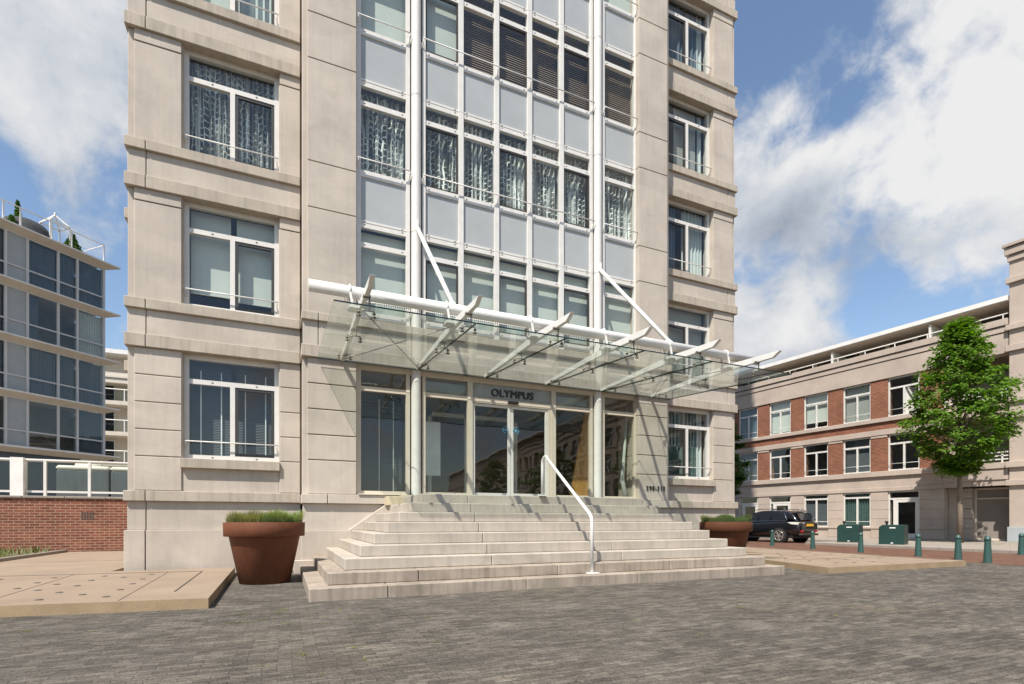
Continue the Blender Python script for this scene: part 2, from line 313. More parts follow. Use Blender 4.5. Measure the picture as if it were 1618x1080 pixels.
# ------------------------------------------------------------------ helpers: meshes
class MB:
    def __init__(s): s.v = []; s.f = []; s.mi = []; s.sm = []; s.cur = 0
    def add(s, vs, fs, smooth=False):
        o = len(s.v); s.v += [tuple(v) for v in vs]
        for f in fs: s.f.append([o + i for i in f]); s.mi.append(s.cur); s.sm.append(smooth)
        return s
    def box(s, x0, x1, y0, y1, z0, z1):
        x0, x1 = min(x0, x1), max(x0, x1); y0, y1 = min(y0, y1), max(y0, y1); z0, z1 = min(z0, z1), max(z0, z1)
        return s.add([(x0, y0, z0), (x1, y0, z0), (x1, y1, z0), (x0, y1, z0), (x0, y0, z1), (x1, y0, z1), (x1, y1, z1), (x0, y1, z1)],
                     [(0, 3, 2, 1), (4, 5, 6, 7), (0, 1, 5, 4), (1, 2, 6, 5), (2, 3, 7, 6), (3, 0, 4, 7)])
    def prism(s, poly, axis, a, b):
        """poly: 2-D outline (counter-clockwise); extruded from a to b along the axis."""
        n = len(poly)
        def P(p, h): return (h, p[0], p[1]) if axis == 'x' else (p[0], h, p[1]) if axis == 'y' else (p[0], p[1], h)
        vs = [P(p, a) for p in poly] + [P(p, b) for p in poly]
        fs = [tuple(range(n))[::-1], tuple(range(n, 2 * n))] + [(i, (i + 1) % n, n + (i + 1) % n, n + i) for i in range(n)]
        return s.add(vs, fs)
    def tube(s, pts, r, n=8, cap=True, smooth=True):
        pts = [Vector(p) for p in pts]; rs = r if isinstance(r, (list, tuple)) else [r] * len(pts)
        vs = []; prev = None
        for i, p in enumerate(pts):
            d = (pts[min(i + 1, len(pts) - 1)] - pts[max(i - 1, 0)]).normalized()
            u = d.cross(Vector((0, 0, 1)) if abs(d.z) < .95 else Vector((1, 0, 0))).normalized() if prev is None else (prev - d * prev.dot(d)).normalized()
            prev = u; w = d.cross(u)
            for k in range(n):
                a = 2 * math.pi * k / n; vs.append(p + (u * math.cos(a) + w * math.sin(a)) * rs[i])
        fs = []
        for i in range(len(pts) - 1):
            for k in range(n): fs.append((i * n + k, i * n + (k + 1) % n, (i + 1) * n + (k + 1) % n, (i + 1) * n + k))
        s.add(vs, fs, smooth)
        if cap:
            o = len(s.v) - len(vs)
            for ring in (list(range(n))[::-1], list(range(len(vs) - n, len(vs)))): s.f.append([o + i for i in ring]); s.mi.append(s.cur); s.sm.append(False)
        return s
    def lathe(s, prof, c, n=32, smooth=True):
        vs = []; fs = []
        for r, z in prof:
            for k in range(n):
                a = 2 * math.pi * k / n; vs.append((c[0] + r * math.cos(a), c[1] + r * math.sin(a), c[2] + z))
        for i in range(len(prof) - 1):
            for k in range(n): fs.append((i * n + k, i * n + (k + 1) % n, (i + 1) * n + (k + 1) % n, (i + 1) * n + k))
        return s.add(vs, fs, smooth)
    def bar(s, a, b, w, h):
        """rectangular bar from a to b, w sideways (horizontal), h upwards."""
        a, b = Vector(a), Vector(b); d = (b - a).normalized()
        u = d.cross(Vector((0, 0, 1))); u = u.normalized() if u.length > 1e-4 else Vector((1, 0, 0)); n = u.cross(d).normalized()
        vs = []
        for p in (a, b):
            for i, j in ((-1, -1), (1, -1), (1, 1), (-1, 1)): vs.append(p + u * i * w / 2 + n * j * h / 2)
        return s.add(vs, [(0, 1, 2, 3), (7, 6, 5, 4), (0, 4, 5, 1), (1, 5, 6, 2), (2, 6, 7, 3), (3, 7, 4, 0)])
    def ring(s, x0, x1, z0, z1, t, y0, y1, tb=None, tt=None):
        tb = t if tb is None else tb; tt = t if tt is None else tt
        s.box(x0, x0 + t, y0, y1, z0, z1); s.box(x1 - t, x1, y0, y1, z0, z1)
        s.box(x0 + t, x1 - t, y0, y1, z0, z0 + tb); s.box(x0 + t, x1 - t, y0, y1, z1 - tt, z1); return s
    def quad(s, a, b, c, d): return s.add([a, b, c, d], [(0, 1, 2, 3)])
    def build(s, name, m, parent=None, loc=(0, 0, 0), bevel=0, rotz=0):
        me = bpy.data.meshes.new(name); me.from_pydata(s.v, [], s.f); me.validate()
        for x in (m if isinstance(m, (list, tuple)) else [m]): me.materials.append(x)
        if len(me.polygons) == len(s.mi):
            me.polygons.foreach_set('material_index', s.mi); me.polygons.foreach_set('use_smooth', s.sm)
        bm = bmesh.new(); bm.from_mesh(me); bmesh.ops.recalc_face_normals(bm, faces=bm.faces) if not getattr(s, 'norecalc', False) else None
        bm.to_mesh(me); bm.free()
        o = bpy.data.objects.new(name, me); COL.objects.link(o); o.location = loc; o.rotation_euler = (0, 0, rotz)
        if parent: o.parent = parent
        if bevel:
            b = o.modifiers.new('bevel', 'BEVEL'); b.width = bevel; b.segments = 1; b.limit_method = 'ANGLE'
        return o

def tag(o, label=None, cat=None, group=None, kind=None):
    for k, v in (('label', label), ('category', cat), ('group', group), ('kind', kind)):
        if v: o[k] = v
    return o
def thing(name, label, cat, loc=(0, 0, 0), rotz=0, group=None):
    o = bpy.data.objects.new(name, None); COL.objects.link(o); o.location = loc; o.rotation_euler = (0, 0, rotz); o.empty_display_size = .2
    return tag(o, label, cat, group)
def copy_tree(o, parent=None):
    c = o.copy(); COL.objects.link(c); c.parent = parent
    for ch in list(o.children): copy_tree(ch, c)
    return c
def at(b, loc):       # local copy of a builder's points relative to a thing's base
    b.v = [(x - loc[0], y - loc[1], z - loc[2]) for x, y, z in b.v]; return b

# ------------------------------------------------------------------ ground
g = MB(); g.quad((-400, -300, 0), (400, -300, 0), (400, 500, 0), (-400, 500, 0))
tag(g.build('ground', M['paver']), kind='structure')
r_ = MB(); r_.box(15.9, 21.5, -120, 140, -.3, .004); r_.box(21.5, 25.0, 16.4, 140, -.3, .004)
tag(r_.build('road', M['roadbrick']), kind='structure')
p_ = MB(); p_.box(21.72, 60, -120, 16.2, -.3, .10); p_.box(25.22, 60, 16.2, 140, -.3, .10)
tag(p_.build('pavement', M['sidewalk']), kind='structure')
k_ = MB()
for i in range(-30, 16): k_.box(21.5, 21.712, i + .004, i + .996, -.3, .112)
k_.box(21.5, 25.0, 16.0, 16.2, -.3, .112) 
for i in range(17, 60): k_.box(25.0, 25.212, i + .004, i + .996, -.3, .112)
tag(k_.build('kerb', M['kerb'], bevel=.015), kind='structure')

def slab(name, poly, zt, slots, joints):
    b = MB(); b.prism(poly, 'z', -.2, zt)
    for i, f in enumerate(b.f):
        if i > 1: b.mi[i] = 1
    b.cur = 2
    for (x0, y0), (x1, y1), w in slots: b.bar((x0, y0, zt + .002), (x1, y1, zt + .002), w, .006)
    for (x0, y0), (x1, y1) in joints: b.bar((x0, y0, zt + .001), (x1, y1, zt + .001), .008, .004)
    return tag(b.build(name, [M['slab'], M['slabedge'], M['joint']]), kind='structure')
slab('terrace_slab', [(-.82, 7.21), (-.88, 11.8), (-2.9, 11.8), (-2.9, 19.7), (-16, 19.7), (-16, 9.08)], .125,
     [((-1.30, 8.05), (-1.36, 11.1), .018), ((-1.36, 11.1), (-5.4, 11.55), .018)],
     [((-1.75, 7.40), (-1.9, 11.15)), ((-3.1, 7.6), (-3.3, 11.3)), ((-5, 7.8), (-5.2, 11.5)), ((-2.9, 15), (-16, 15))])
slab('terrace_slab', [(9.98, 7.01), (14.62, 6.91), (15.3, 13.8), (15.6, 21), (12.95, 21), (12.95, 11.15), (11.35, 11.15), (10.6, 8.96)], .122,
     [((10.9, 8.75), (14.75, 8.6), .014), ((14.45, 7.25), (15.05, 13.5), .014)], [((12.2, 7.05), (12.9, 11.1))])
kb = MB(); kb.box(-9.5, -5.9, 15.2, 15.32, .1, .20); kb.box(-6.0, -5.88, 15.32, 19.6, .1, .20)
tag(kb.build('planting_bed_kerb', M['kerb']), kind='structure')
be = MB(); be.box(-9.5, -6.0, 15.33, 19.6, .09, .17)
tag(be.build('planting_bed', M['soil']), kind='structure')

# studs let into the two slabs
STL = [(-2.55, 8.9), (-3.05, 9.6)]
def stud_proto():
    b = MB(); b.lathe([(0, .006), (.036, .006), (.043, 0)], (0, 0, 0), 12); return b
def cam_ground(x, y, z):            # where a sight line meets a level
    yw = R(23.69); fw = Vector((math.sin(yw), math.cos(yw), 0)); rt = Vector((math.cos(yw), -math.sin(yw), 0))
    r = fw + rt * ((x - 809) / 825) + Vector((0, 0, 1)) * ((823 - y) / 825)
    return Vector((0, 0, 1.05)) + r * ((z - 1.05) / r.z)
studL = [(0, 438), (278, 430), (190, 455), (290, 463), (88, 484), (195, 493), (467, 443), (395, 470), (304, 504), (423, 515), (535, 421), (632, 427), (730, 435), (775, 412), (678, 460), (616, 490), (543, 526), (200, 542)]
studR = [(285, 637), (465, 635), (500, 658), (545, 688), (635, 628), (690, 650), (740, 680), (800, 623), (803, 713), (870, 650), (995, 703), (1030, 640), (1185, 697), (1085, 737), (1270, 660), (1370, 690), (1280, 730), (1545, 684), (1475, 722)]
sp0 = None
for lst, zz, lab, fx in ((studL, .127, 'small round metal stud let into the sandy slab left of the steps', lambda p: (p[0] / 3.236, 780 + p[1] / 3.236)),
                     (studR, .124, 'small round metal stud let into the sandy slab right of the steps', lambda p: (1160 + p[0] / 6.74, 780 + p[1] / 6.74))):
    for p in lst:
        q = cam_ground(*fx(p), zz)
        if sp0 is None: sp0 = o = stud_proto().build('pavement_stud', M['fitting'])
        else: o = sp0.copy(); COL.objects.link(o)
        o.location = q; tag(o, lab, 'pavement stud', lab.replace('small round metal stud', 'metal studs'))

# ------------------------------------------------------------------ windows
def cover(b_parent, x0, x1, z0, z1, kind, y, seed=0):
    """what hangs behind a pane; x0..z1 in the window's own space, y = depth behind the glass"""
    rr = random.Random(seed); b = MB(); w = x1 - x0
    if kind in ('blind', 'blindgrey'):
        b.quad((x0, y, z0), (x1, y, z0), (x1, y, z1), (x0, y, z1)); b.box(x0, x1, y - .012, y + .012, z0 - .03, z0); m = M[kind]; nm = 'roller_blind'
    elif kind in ('brown', 'dgrey'):
        z = z0
        while z < z1 - .01:
            b.quad((x0, y - .016, z), (x1, y - .016, z), (x1, y + .012, z + .043), (x0, y + .012, z + .043)); z += .054
        m = M[kind]; nm = 'venetian_blind'
    elif kind == 'cord':
        z = z0
        while z < z1 - .01:
            b.quad((x0, y + .05 - .016, z), (x1, y + .05 - .016, z), (x1, y + .05 + .012, z + .03), (x0, y + .05 + .012, z + .03)); z += .034
        b.cur = 1
        for k in range(2):
            xx = x0 + w * (.22 + .52 * k + rr.uniform(-.05, .05)); b.box(xx, xx + .022, y, y + .01, z0 + .06, z1 - .2)
        m = [M['dgrey'], M['cord']]; nm = 'vertical_slats'
    else:
        n = max(12, int(w / .018)); f = rr.uniform(42, 52); vs = []; ph = rr.uniform(0, 6)
        for i in range(n + 1):
            x = x0 + w * i / n; yy = y + .042 * math.sin(x * f + ph + 1.2 * math.sin(x * 7 + ph)) + .012 * math.sin(x * 90)
            vs += [(x, yy, z0), (x, yy, z1)]
        b.add(vs, [(2 * i, 2 * i + 2, 2 * i + 3, 2 * i + 1) for i in range(n)], True); m = M[kind]; nm = 'net_curtain' if kind == 'lace' else 'curtain'
        b.norecalc = True
    return b.build(nm, m, b_parent)

def casement(parent, loc, w, h, frac, zt, sash=None, cov=None, rotz=0, bar=.32, seed=0, ft=.10, glassm='glass', depth=.10, covd=.2, fm='white', open_leaf=None, barm='steel'):
    """window with a top light over two or more leaves. local x 0..w, z 0..h, the glass looks towards -y"""
    f = MB(); f.ring(0, w, 0, h, ft, 0, depth, ft * .8, ft); f.box(ft, w - ft, 0, depth, zt, zt + .095)
    xs = [ft]
    for k in frac: xs += [k - .045, k + .045]; f.box(k - .045, k + .045, 0, depth, ft * .8, zt)
    xs.append(w - ft); xs = [(xs[i], xs[i + 1]) for i in range(0, len(xs), 2)]
    for a, b in [(ft, w - ft)]: pass
    # drain covers on the rails, as on the real frames
    f.cur = 1
    for k in ([w * .28, w * .74] if w > 1 else [w * .5]):
        f.box(k, k + .035, -.006, 0, zt + .045, zt + .06); f.box(k, k + .035, -.006, 0, .03, .045)
    o = f.build('window', [M[fm], M['sash']], parent, loc, rotz=rotz)
    gl = MB(); gl.quad((ft, .04, zt + .095), (w - ft, .04, zt + .095), (w - ft, .04, h - ft), (ft, .04, h - ft))
    for i, (a, b) in enumerate(xs):
        if open_leaf == i: continue
        gl.quad((a, .04, ft * .8), (b, .04, ft * .8), (b, .04, zt), (a, .04, zt))
    gl.build('pane', M[glassm], o)
    sb = MB()
    for i, (a, b) in enumerate(xs):
        if sash is not None and i in sash: sb.ring(a + .003, b - .003, ft * .8 + .003, zt - .003, .055, .012, .07)
    if sb.v: sb.build('sash', M['sash'], o)
    if open_leaf is not None:
        a, b = xs[open_leaf]; q = MB(); q.ring(0, b - a, ft * .8, zt, .05, 0, .04); q.quad((.05, .02, ft * .8 + .05), (b - a - .05, .02, ft * .8 + .05), (b - a - .05, .02, zt - .05), (.05, .02, zt - .05))
        oo = q.build('open_leaf', M['white'], o, (a, .06, 0)); oo.rotation_euler = (0, 0, R(62))
    if bar:
        rb = MB(); rb.tube([(.02, -.085, bar), (w - .02, -.085, bar)], .013, 6)
        for k in (.05, w - .05): rb.tube([(k, -.085, bar), (k, -.02, bar - .11), (k, 0, bar - .11)], .011, 5)
        rb.build('safety_bar', M[barm], o)
    if cov:
        if isinstance(cov, str): cov = [(cov, 0, 1, 0)]
        for j, (kind, a, b, zz) in enumerate(cov):
            x0, x1 = ft + (w - 2 * ft) * a, ft + (w - 2 * ft) * b
            cover(o, x0, x1, .05 + zz, h - ft * .5, kind, covd, seed * 10 + j)
    return o

# ------------------------------------------------------------------ the apartment tower
FH = 3.03
def SL(n): return 4.41 + FH * n            # slot line above floor n
tower = thing('apartment_tower', 'tall cream stone apartment tower with a central white window bay above wide entrance steps', 'apartment building', (5.04, 11.98, 0))
TL = (5.04, 11.98, 0)
def tp(b, name, m, bevel=.008, parent=None): return at(b, TL).build(name, m, parent or tower, bevel=bevel)
XC = 5.038
def mir(x0, x1, side): return (x0, x1) if side < 0 else (2 * XC - x1, 2 * XC - x0)
YW, YL, YF, YP, YC = 11.98, 11.925, 12.13, 11.35, 11.51
NF = 5                                       # storeys built in full above the ground floor
GR = [2.30, 2.816, 3.34, 3.862]
for s in (-1, 1):
    wall = MB(); led = MB()
    def bx(b, x0, x1, y0, y1, z0, z1):
        a, c = mir(x0, x1, s); b.box(a, c, y0, y1, z0, z1)
    e0, e1 = -2.70, .345                     # pavilion ends
    # plinth: base course, recessed course, ledge
    for a, c in ((e0 - .04, -2.408), (-2.392, e1)): bx(wall, a, c, YW - .06, 12.5, 0, .88)
    for a, c in ((e0, -2.408), (-2.392, e1)): bx(wall, a, c, YW, 12.5, .88, 1.44)
    bx(wall, e0 + .05, e1, YW + .03, 12.45, 0, 1.5)
    for a, c in ((e0 - .05, -2.406), (-2.394, e1 - .01)): bx(led, a, c, YL - .02, 12.3, 1.435, 1.632)
    bx(led, -2.41, -2.39, YL + .03, 12.3, 1.44, 1.62)
    # ground floor rusticated blocks
    zz = [1.635] + GR + [4.385]
    for a, b in zip(zz[:-1], zz[1:]):
        bx(wall, -2.59, -1.82, YW, 12.3, a + .01, b - .01); bx(wall, -.06, e1 - .012, YW, 12.3, a + .01, b - .01)
    bx(wall, e0, -1.80, YW + .025, 12.4, 1.63, 4.39); bx(wall, -.08, e1, YW + .025, 12.4, 1.63, 4.39)
    bx(wall, -1.80, -.08, YW + .03, 12.4, 1.63, 2.2)
    lb = MB(); bx(lb, -1.84, -.06, YL - .02, 12.2, 2.095, 2.285); tp(lb, 'window_sill', M['stone_ledge'])
    for n in range(0, NF + 1):
        z = SL(n)
        # lintel ledge, band, sill ledge
        for nm_, za, zb in (('lintel_ledge', z - .03, z + .212), ('sill_ledge', z + .70, z + .892)):
            lb = MB()
            for a, c in ((e0 - .04, -2.406), (-2.394, e1 - .015)): bx(lb, a, c, YL - .008, 12.35, za, zb)
            bx(lb, -2.41, -2.39, YL + .03, 12.35, za + .01, zb - .01)
            tp(lb, nm_, M['stone_ledge'])
        for a, c in ((e0, -2.408), (-2.392, e1 - .012)): bx(wall, a, c, YW, 12.4, z + .212, z + .70)
        bx(wall, e0 + .05, e1, YW + .03, 12.35, z, z + .85)
        if n < NF:                            # blocks beside the window
            z0, z1 = z + .892, z + FH - .03
            for a, c in ((-2.59, -1.82), (-.06, e1 - .012)):
                bx(wall, a, c, YW, 12.3, z0, z1 - .235); bx(wall, a, c, YW - .012, 12.3, z1 - .225, z1)
            bx(wall, e0, -1.80, YW + .04, 12.4, z0, z1); bx(wall, -.08, e1, YW + .04, 12.4, z0, z1)
    tp(wall, 'pavilion_wall', M['stone']); tp(led, 'plinth_ledge', M['stone_ledge'])
    # piers
    pier = MB(); pj = [1.6] + GR + [4.385]
    for a, b in zip(pj[:-1], pj[1:]): bx(pier, .458, 1.412, YP, 11.9, a + .01, b - .01)
    bx(pier, .366, 1.40, YP + .07, 12.3, 0, 48)
    zs = [5.29]
    for n in range(1, 15): zs += [SL(n), SL(n) + .94]
    zs.append(47.6); zs = sorted(set(zs))
    for a, b in zip(zs[:-1], zs[1:]): bx(pier, .458, 1.412, YP, 11.9, a + .008, b - .008)
    tp(pier, 'stone_pier', M['stone'])
    pl = MB()                                 # pier plinth running under the side panes
    bx(pl, .34, 2.30, YP - .10, 12.0, 0, .86); bx(pl, .366, 2.46, YP, 12.0, .86, 1.41)
    bx(pl, .34, .83, YP - .08, 12.0, 1.412, 1.60); bx(pl, .842, 2.48, YP - .08, 12.0, 1.412, 1.60)
    # raking top of the base beside the flight
    a = [(1.24, .86), (2.36, .86), (2.36, 1.62), (2.30, 1.62)]
    a = a if s < 0 else [(2 * XC - x, z) for x, z in a][::-1]
    if s < 0: pl.prism(a[::-1], 'y', YP - .10, YP + .02)
    tp(pl, 'pier_plinth', M['stone'])
# spandrel band over the entrance
sp = MB()
sp.box(.34, .655, YP - .06, 11.95, 5.13, 5.29); sp.box(.668, 9.41, YP - .06, 11.95, 5.13, 5.29); sp.box(9.422, 9.735, YP - .06, 11.95, 5.13, 5.29)
sp.box(.34, 9.735, YP - .06, 11.95, 4.385, 4.627)
tp(sp, 'spandrel_ledge', M['stone_ledge'])
sp = MB(); sp.box(.366, .655, YP, 11.9, 4.627, 5.13); sp.box(.668, 9.408, YP, 11.9, 4.627, 5.13); sp.box(9.42, 9.71, YP, 11.9, 4.627, 5.13)
tp(sp, 'spandrel_band', M['stone'])
# side wall stub seen past the left corner, core, upper storeys
b = MB(); b.box(-2.80, -2.70, 12.2, 26, 3.95, 4.15); b.box(-2.80, -2.70, 12.2, 26, 6.9, 7.1); tp(b, 'side_ledge', M['stone_ledge'])
b = MB()
b.box(-2.69, -2.45, 12.4, 28, 0, 17.4); b.box(12.526, 12.766, 12.4, 28, 0, 17.4); b.box(-2.45, 12.526, 27.7, 28, 0, 17.4)
tp(b, 'side_wall', M['stone'])
b = MB()
b.box(-2.69, .36, 12.06, 28, 17.46, 47); b.box(9.716, 12.766, 12.06, 28, 17.46, 47); b.box(.36, 9.716, 11.6, 28, 19.6, 47)
for n in range(6, 14):
    z = SL(n)
    for a, c in ((-2.74, .34), (9.736, 12.81)): b.box(a, c, YL, 12.2, z - .03, z + .212); b.box(a, c, YL, 12.2, z + .7, z + .892)
b.box(-2.8, 12.87, 11.3, 28.1, 47, 47.6)
tp(b, 'upper_storeys', M['stone'])
# rooms
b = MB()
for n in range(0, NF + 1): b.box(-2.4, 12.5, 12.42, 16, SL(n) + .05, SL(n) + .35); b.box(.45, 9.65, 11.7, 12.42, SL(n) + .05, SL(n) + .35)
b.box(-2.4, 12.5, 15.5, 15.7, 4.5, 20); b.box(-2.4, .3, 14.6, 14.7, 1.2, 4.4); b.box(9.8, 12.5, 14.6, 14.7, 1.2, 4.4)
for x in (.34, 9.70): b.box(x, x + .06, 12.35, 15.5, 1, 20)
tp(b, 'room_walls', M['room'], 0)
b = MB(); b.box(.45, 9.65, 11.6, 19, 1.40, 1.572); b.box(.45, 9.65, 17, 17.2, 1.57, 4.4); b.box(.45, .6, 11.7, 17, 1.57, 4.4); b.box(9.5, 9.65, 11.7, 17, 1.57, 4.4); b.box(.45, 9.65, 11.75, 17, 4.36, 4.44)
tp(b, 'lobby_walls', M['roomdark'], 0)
# pavilion windows
def pwin(side, n, **kw):
    z0 = 2.30 if n == 0 else SL(n - 1) + .905
    h = (4.383 if n == 0 else SL(n) - .01) - z0
    x0, x1 = mir(-1.815, -.065, side)
    return casement(tower, (x0 - TL[0], YF - TL[1], z0), x1 - x0, h, [.868], 1.50, covd=.24, bar=.34, **kw)
pwin(-1, 0, sash=[1], cov=[('cord', 0, .47, 0), ('cord', .53, 1, 0)], seed=1)
pwin(-1, 1, sash=[1], cov=[('blind', 0, .465, .36), ('blind', .535, 1, .30)], seed=2)
pwin(-1, 2, sash=[1], cov='lace', seed=3)
pwin(-1, 3, sash=[1], cov=[('blind', 0, .47, 0), ('curt', .53, 1, 0)], seed=4)
pwin(-1, 4, sash=[1], cov='blind', seed=5)
pwin(1, 0, sash=[0], cov=[('teal', 0, .86, 0), ('curt', .86, 1, 0), ('blindgrey', 0, 1, .95)], seed=6)
pwin(1, 1, sash=[0], cov='blindgrey', seed=7)
pwin(1, 2, sash=[0], cov=[('curtblue', 0, .33, 0), ('curt', .5, 1, 0)], seed=8)
pwin(1, 3, sash=[0], cov=[('blindgrey', .3, .84, .1), ('curt', .86, 1, 0)], seed=9)
pwin(1, 4, sash=[0], cov=[('curtblue', 0, .5, 0), ('curtblue', .6, .85, 0), ('curt', .85, 1, 0)], seed=10)

# curtain wall: mullion lines between the piers
PX = [(1.525, 2.491), (2.929, 3.703), (3.823, 4.593), (4.711, 5.453), (5.581, 6.346), (6.466, 7.232), (7.68, 8.626)]
fr = MB()
for n in range(1, NF + 1):
    z = SL(n); zb = z - FH + (.0 if n > 1 else .89)
    for a, c in ((1.412, 1.525), (2.491, 2.578), (2.852, 2.929), (3.703, 3.823), (4.593, 4.711), (5.453, 5.581), (6.346, 6.466), (7.232, 7.318), (7.598, 7.68), (8.626, 8.76)):
        fr.box(a, c, YC - .025, YC + .09, zb, z)
    for a, c in PX:
        fr.box(a, c, YC, YC + .09, z - .105, z - .007); fr.box(a, c, YC, YC + .09, z + .007, z + .055)
        fr.box(a, c, YC, YC + .09, z - .525, z - .415); fr.box(a, c, YC, YC + .09, z - 2.04, z - 1.90)
        fr.box(a, c, YC + .02, YC + .09, z - .01, z + .01)
fr.box(8.74, 8.80, YC - .03, 11.9, 1.6, 20)
dc = fr; dc.cur = 1
for n in range(1, NF):
    z = SL(n)
    for a, c in PX:
        for xx in (a + .06, c - .10):
            for zz in (z - .035, z + .03, z - .47, z - 1.96): dc.box(xx, xx + .04, YC - .006, YC + .01, zz - .008, zz + .008)
fm = tp(fr, 'curtain_wall_frame', [M['white'], M['sash']], .004)
for xcol in (2.71, 7.456):
    c = MB()
    for n in range(0, NF + 1):
        z0, z1 = (1.6, 4.385) if n == 0 else (5.29, SL(1) - .006) if n == 1 else (SL(n - 1) + .006, SL(n) - .006)
        c.tube([(xcol, YC - .03, z0), (xcol, YC - .03, z1)], .108, 24, cap=False)
    c.cur = 1; c.box(xcol - .17, xcol + .17, YC + .07, YC + .10, 1.6, 19.5); c.cur = 0  # dark backing strip paints the shadow in the gaps beside the column
    c.tube([(xcol, YC - .03, 5), (xcol, YC - .03, 19)], .097, 12, cap=False)
    tp(c, 'round_column', [M['white'], M['joint']], 0)
for n in range(1, NF):
    z = SL(n)
    for i, (a, c) in enumerate(PX):
        if n < NF:
            q = MB(); q.box(a, c, YC + .03, YC + .06, z + .055, z + .99); tp(q, 'spandrel_panel', M['panel'], 0)
        q = MB(); q.quad((a, YC + .035, z - .415), (c, YC + .035, z - .415), (c, YC + .035, z - .105), (a, YC + .035, z - .105))
        zb = z - 1.90
        q.quad((a, YC + .035, zb), (c, YC + .035, zb), (c, YC + .035, z - .525), (a, YC + .035, z - .525))
        w = tp(q, 'window_pane', M['glass'], 0)
        if i in (1, 3, 5):
            s_ = MB(); s_.ring(a + .002, c - .002, zb + .002, z - .527, .035, YC + .01, YC + .07); tp(s_, 'sash', M['sash'], 0, w)
        kind = {1: 'blind', 2: 'lace', 3: 'brown', 4: 'blind'}[n]
        if n == 3 and i < 2: kind = 'blind'
        q = cover(w, a - .05 - TL[0], c + .05 - TL[0], zb - .02, z - .10, kind, YC + .22 - TL[1], n * 20 + i)
    rb = MB()
    for a, c in ((1.44, 2.58), (2.84, 7.32), (7.60, 8.70)):
        zr = z - 1.737; rb.tube([(a, YC - .12, zr), (c, YC - .12, zr)], .013, 6)
        for k in ((a + .02, c - .02) if c - a < 2 else (a + .02, 4.652, 5.517, c - .02)):
            rb.tube([(k, YC - .12, zr), (k, YC - .05, zr - .12), (k, YC - .02, zr - .12)], .012, 5)
            rb.box(k - .03, k + .03, YC - .035, YC - .026, zr - .16, zr - .03)
    tp(rb, 'safety_bar', M['steel'], 0)
# entrance storey
en = MB(); en.box(1.412, 8.76, YC - .03, YC + .10, 4.29, 4.385)
for a, c in ((1.412, 1.525), (2.491, 2.578), (2.852, 2.929), (7.24, 7.318), (7.598, 7.68), (8.626, 8.745)): en.box(a, c, YC - .025, YC + .10, 1.60, 4.29)
for a, c in ((3.923, 4.047), (6.117, 6.242)): en.box(a, c, YC - .02, YC + .10, 1.60, 4.29)
for a, c in ((1.525, 2.491), (2.929, 3.923), (6.242, 7.24), (7.68, 8.626)):
    en.box(a, c, YC, YC + .09, 3.846, 3.948); en.box(a, c, YC, YC + .09, 1.60, 1.70)
en.box(4.047, 6.117, YC - .01, YC + .10, 3.822, 3.945)
en.box(6.03, 6.117, YC, YC + .1, 1.6, 3.822)
for s in (0, 1): 
    a, c = ((1.44, 2.47), (7.69, 8.70))[s]; en.box(a, c, YP - .11, YC, 1.603, 1.625)
eo = tp(en, 'entrance_frame', M['cream'], .004)
for a, c in ((1.525, 2.491), (2.929, 3.923), (6.242, 7.24), (7.68, 8.626)):
    eg = MB(); eg.quad((a, YC + .04, 1.70), (c, YC + .04, 1.70), (c, YC + .04, 3.846), (a, YC + .04, 3.846)); eg.quad((a, YC + .04, 3.948), (c, YC + .04, 3.948), (c, YC + .04, 4.29), (a, YC + .04, 4.29))
    tp(eg, 'entrance_pane', M['doorglass'], 0)
b = MB(); b.quad((4.047, YC + .03, 3.945), (6.117, YC + .03, 3.945), (6.117, YC + .03, 4.29), (4.047, YC + .03, 4.29))
M['frost'] = mat('grey_frosted_glass', (.30, .305, .285), .12, .10, 2, coat=.2); sgn = tp(b, 'sign_pane', M['frost'], 0)
b = MB(); b.box(2.929, 3.923, YC + .10, YC + .12, 3.93, 4.22); b.box(6.242, 7.24, YC + .10, YC + .12, 3.93, 4.20); tp(b, 'fanlight_blind', M['frost'], 0)
for a, c in ((4.047, 5.022), (5.030, 6.03)):
    d = MB(); d.ring(a, c, 1.605, 3.815, .07, YC + .02, YC + .07, .11, .06)
    do = tp(d, 'sliding_door', M['white'], .003)
    q = MB(); q.quad((a + .09, YC + .045, 1.715), (c - .09, YC + .045, 1.715), (c - .09, YC + .045, 3.755), (a + .09, YC + .045, 3.755)); tp(q, 'door_pane', M['doorglass'], 0, do)
M['sticker'] = mat('light_blue_sticker', (.16, .50, .72), .5)
for a in (4.89, 5.162):
    q = MB()
    pts = [(a + .085 * math.cos(R(k)), YC + .018, 3.235 + .085 * math.sin(R(k))) for k in range(0, 361, 60)]
    q.tube(pts, .006, 5); q.box(a - .05, a + .05, YC + .015, YC + .02, 3.227, 3.243); q.tube([(a - .02, YC + .018, 3.26), (a + .05, YC + .018, 3.235), (a - .02, YC + .018, 3.21)], .007, 4)
    tp(q, 'door_sticker', M['sticker'], 0)
q = MB(); q.box(4.93, 5.20, YC - .07, YC - .01, 3.86, 3.925); tp(q, 'door_sensor', M['black'], .01)
